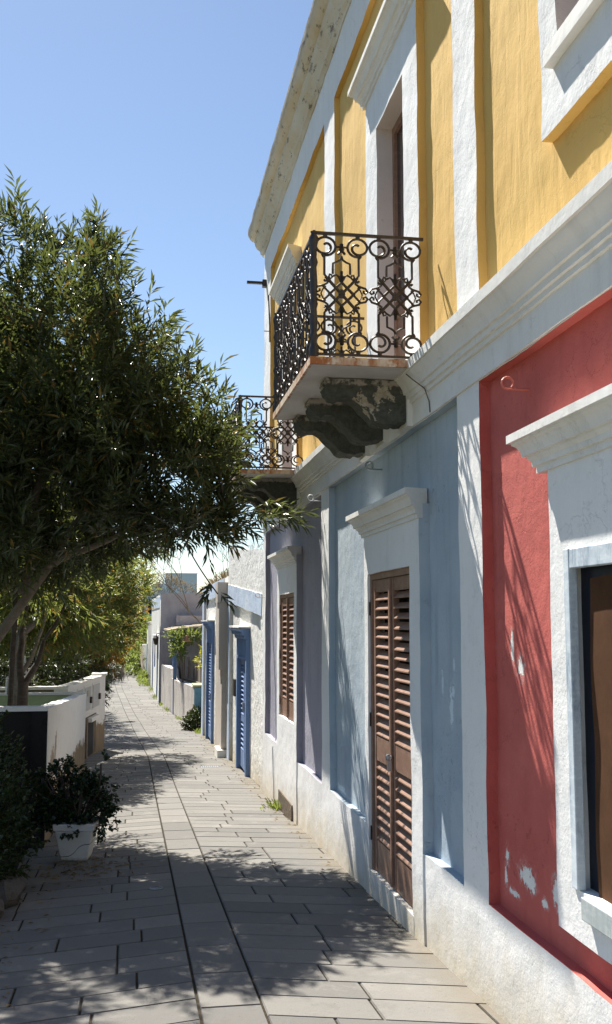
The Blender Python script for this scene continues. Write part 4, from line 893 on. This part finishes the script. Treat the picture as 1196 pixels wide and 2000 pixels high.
# potted jade plant
PX, PY = -.505, 9.25; pg = g(PY)
pot = thing('plant_pot', 'white square plastic pot with a dark crack, standing at the path edge', 'pot', (PX, PY, pg)); 
def frus(mb, w0, w1, z0, z1, c):
    vs = [(c[0] + a * w0, c[1] + b * w0, z0) for a, b in ((-1, -1), (1, -1), (1, 1), (-1, 1))] + [(c[0] + a * w1, c[1] + b * w1, z1) for a, b in ((-1, -1), (1, -1), (1, 1), (-1, 1))]
    return mb.add(vs, [(0, 3, 2, 1), (4, 5, 6, 7), (0, 1, 5, 4), (1, 2, 6, 5), (2, 3, 7, 6), (3, 0, 4, 7)])
Mr = Matrix.Translation((PX, PY, 0)) @ Matrix.Rotation(math.radians(-8), 4, 'Z')
t = NT('pot_plastic'); X = t.xyz(); cz = t.math('ADD', X[2], -(pg + .10)); cxn = t.math('ADD', X[0], -PX)
cr = t.math('ABSOLUTE', t.math('SUBTRACT', cz, t.math('MULTIPLY', t.math('TANH', t.math('MULTIPLY', cxn, 22)), .055))); crm = t.ramp(cr, .0045, .002)
c = t.mix(t.math('MULTIPLY', t.ramp(t.noise(9, 5), .5, .7), .3), (.62, .61, .57), (.36, .33, .28)); c = t.mix(t.ramp(t.math('ADD', cz, t.math('MULTIPLY', t.noise(20, 5), .05)), -.03, -.07), c, (.25, .21, .16)); c = t.mix(crm, c, (.03, .03, .03)); M['pot'] = t.finish(c, .55, None, .4)
mb = MB(); frus(mb, .112, .160, pg + .005, pg + .27, (0, 0)); mb.v = [tuple(Mr @ Vector(v)) for v in mb.v]; build('pot_body', mb, M['pot'], pot, bevel=.012)
mb = MB(); frus(mb, .172, .182, pg + .27, pg + .33, (0, 0)); mb.v = [tuple(Mr @ Vector(v)) for v in mb.v]; build('rim', mb, M['white_plastic'], pot, bevel=.008)
jade = thing('jade_plant', 'bushy dark jade plant growing in the white pot', 'plant', (PX, PY, pg + .30))
mb = MB()
jb = [((-.60, 9.25, pg + .58), (.26, .25, .26)), ((-.42, 9.25, pg + .50), (.24, .22, .2)), ((-.72, 9.3, pg + .42), (.16, .2, .2)), ((-.31, 9.2, pg + .80), (.08, .1, .09)), ((-.27, 9.2, pg + .35), (.07, .1, .12)), ((-.50, 9.08, pg + .30), (.12, .05, .08))]
q, d = sample_blobs(jb, 640, -.15, 5)
for i in range(0, 640, 6): mb.tube(curve((PX, PY, pg + .28), q[i], (0, 0, -.03), 4, .008), [.010, .008, .007, .006, .005], 5, cap=False)
mb.tube(curve((PX, PY, pg + .28), (-.31, 9.2, pg + .82), (.06, 0, 0), 6), .01, 5)
build('stems', mb, M['bark_dark'], jade)
foliage('leaves', jade, q, d + np.array([[0, 0, .3]]), npr.uniform(.03, .08, len(q)), 8, .042, .017, M['jade_leaf'], 1.1)
# shrub at far left foreground, rocks
sh = bush('dark_shrub', 'dark leafy shrub filling the lower left in front of the shaded near wall', 'shrub', (-1.25, 8.3, g(8.3)), [((-1.2, 8.6, g(8.5) + .42), (.28, .7, .42)), ((-1.08, 8.1, g(8) + .2), (.22, .5, .25)), ((-1.35, 9.2, g(9) + .75), (.3, .5, .45)), ((-1.2, 7.4, g(7.4) + .25), (.25, .6, .3)), ((-.98, 9.3, g(9) + .4), (.14, .35, .35))], 900, .055, .016, 'dark_leaf', .14, 9, .4, 'bark_dark', thr=-.3, nsc=3, ntwigs=60)
for i, (x, y, r) in enumerate(((-.93, 7.55, .13), (-.98, 7.15, .11), (-1.02, 6.75, .12), (-.92, 8.0, .09), (-1.05, 7.95, .10))):
    m = MB(); nn_ = 10
    prof = [(r * math.sin(math.pi * (k + .5) / 8) * (1 + .05 * k), r * .75 * (1 - math.cos(math.pi * (k + .5) / 8)) - .04) for k in range(8)]
    m.lathe(prof, (x, y, g(y)), nn_).wobble(r * .5, 3 / r * .4, i * 2.)
    tag(build('rock', m, M['rock'], None, smooth=35), ['rough brown edging rock below the dark shrub, nearest the pot but one', 'middle edging rock of the row under the shrub', 'nearest edging rock at the left edge of the picture', 'small edging rock closest to the white pot', 'edging rock tucked behind the front row under the shrub'][i], 'rock', 'rocks edging the shrub bed')
# fallen leaves and weeds
n = 420; pos = np.zeros((n, 3)); 
for i in range(n):
    if i < 260: x, y = rnd.gauss(-.45, .22), rnd.gauss(8.9, .35)
    elif i < 330: x, y = rnd.uniform(-.9, -.55), rnd.uniform(5.2, 9)
    else: x, y = 1.66 - abs(rnd.gauss(0, .09)), rnd.uniform(7.5, 27)
    pos[i] = (x, y, g(y) + .004 + rnd.random() * .008)
dr = npr.normal(size=(n, 3)); dr[:, 2] *= .12; up = np.tile(np.array([[0, 0, 1.]]), (n, 1)) + npr.normal(size=(n, 3)) * .3
me = leaves_mesh('fallen_leaves', pos, dr, npr.uniform(.025, .07, n), npr.uniform(.005, .011, n), up, M['dry_leaf']); o = link(bpy.data.objects.new('fallen_leaves', me)); o['kind'] = 'stuff'; o['label'] = 'dry fallen leaves scattered on the paving'; o['category'] = 'fallen leaves'
n = 620; pos = np.zeros((n, 3)); dr = npr.normal(size=(n, 3)) * .5; dr[:, 2] = 1
cl = [(1.64, 27.8, .12), (1.4, 34.5, .25), (1.1, 38.5, .3), (.95, 41, .2), (.75, 45, .4), (.62, 50, .5), (1.66, 12.1, .08), (-1.6, 15.5, .3), (-1.35, 16.4, .25), (.5, 54, .6)]
for i in range(n):
    c_ = cl[i % len(cl)]; x = c_[0] + rnd.gauss(0, .06); y = c_[1] + rnd.gauss(0, c_[2] * 1.6); z = g(y) + (.36 if c_[0] < 0 else 0); pos[i] = (x, y, z)
up = npr.normal(size=(n, 3)); ln = npr.uniform(.05, .16, n); ln[np.arange(n) % len(cl) >= 7] *= 1.6
me = leaves_mesh('weeds', pos, dr, ln, npr.uniform(.006, .014, n), up, M['hedge_leaf']); o = link(bpy.data.objects.new('weeds', me)); o['kind'] = 'stuff'; o['label'] = 'weeds growing along the wall foot and in the planter'; o['category'] = 'weeds'

# small metal covers in the paving
vy = 7.87
vc = build('valve_cover', MB().lathe([(.055, 0), (.058, .004), (.045, .006), (.040, .004), (.012, .004)], (.16, vy, g(vy)), 20), M['iron'], None, smooth=40); tag(vc, 'small round metal valve cover set in the paving near the pot', 'valve cover')
mb = MB()
for i in range(9): mb.box((1.10 + i * .035, 17.6, g(17.7) - .002), (1.122 + i * .035, 17.78, g(17.7) + .006))
mb.box((1.09, 17.59, g(17.7) - .002), (1.42, 17.605, g(17.7) + .008)); mb.box((1.09, 17.775, g(17.7) - .002), (1.42, 17.79, g(17.7) + .008))
dg = build('drain_grate', mb, M['metal_grey'], None); tag(dg, 'narrow metal drain grate in the paving by the blue door', 'drain grate')

bush('garden_hedge', 'long green garden hedge standing left of the trees', 'hedge', (-7, 20, g(20)), [((-7.0, 8 + i * 5.5, g(8 + i * 5.5) + 1.1), (1.3, 3.2, 1.5)) for i in range(7)] + [((-3.6, 13.5, g(13) + .4), (.8, 1.6, .6)), ((-4.4, 17, g(17) + .7), (1.0, 1.8, .9))], 3600, .16, .03, 'olive_leaf', .35, 9, .4)
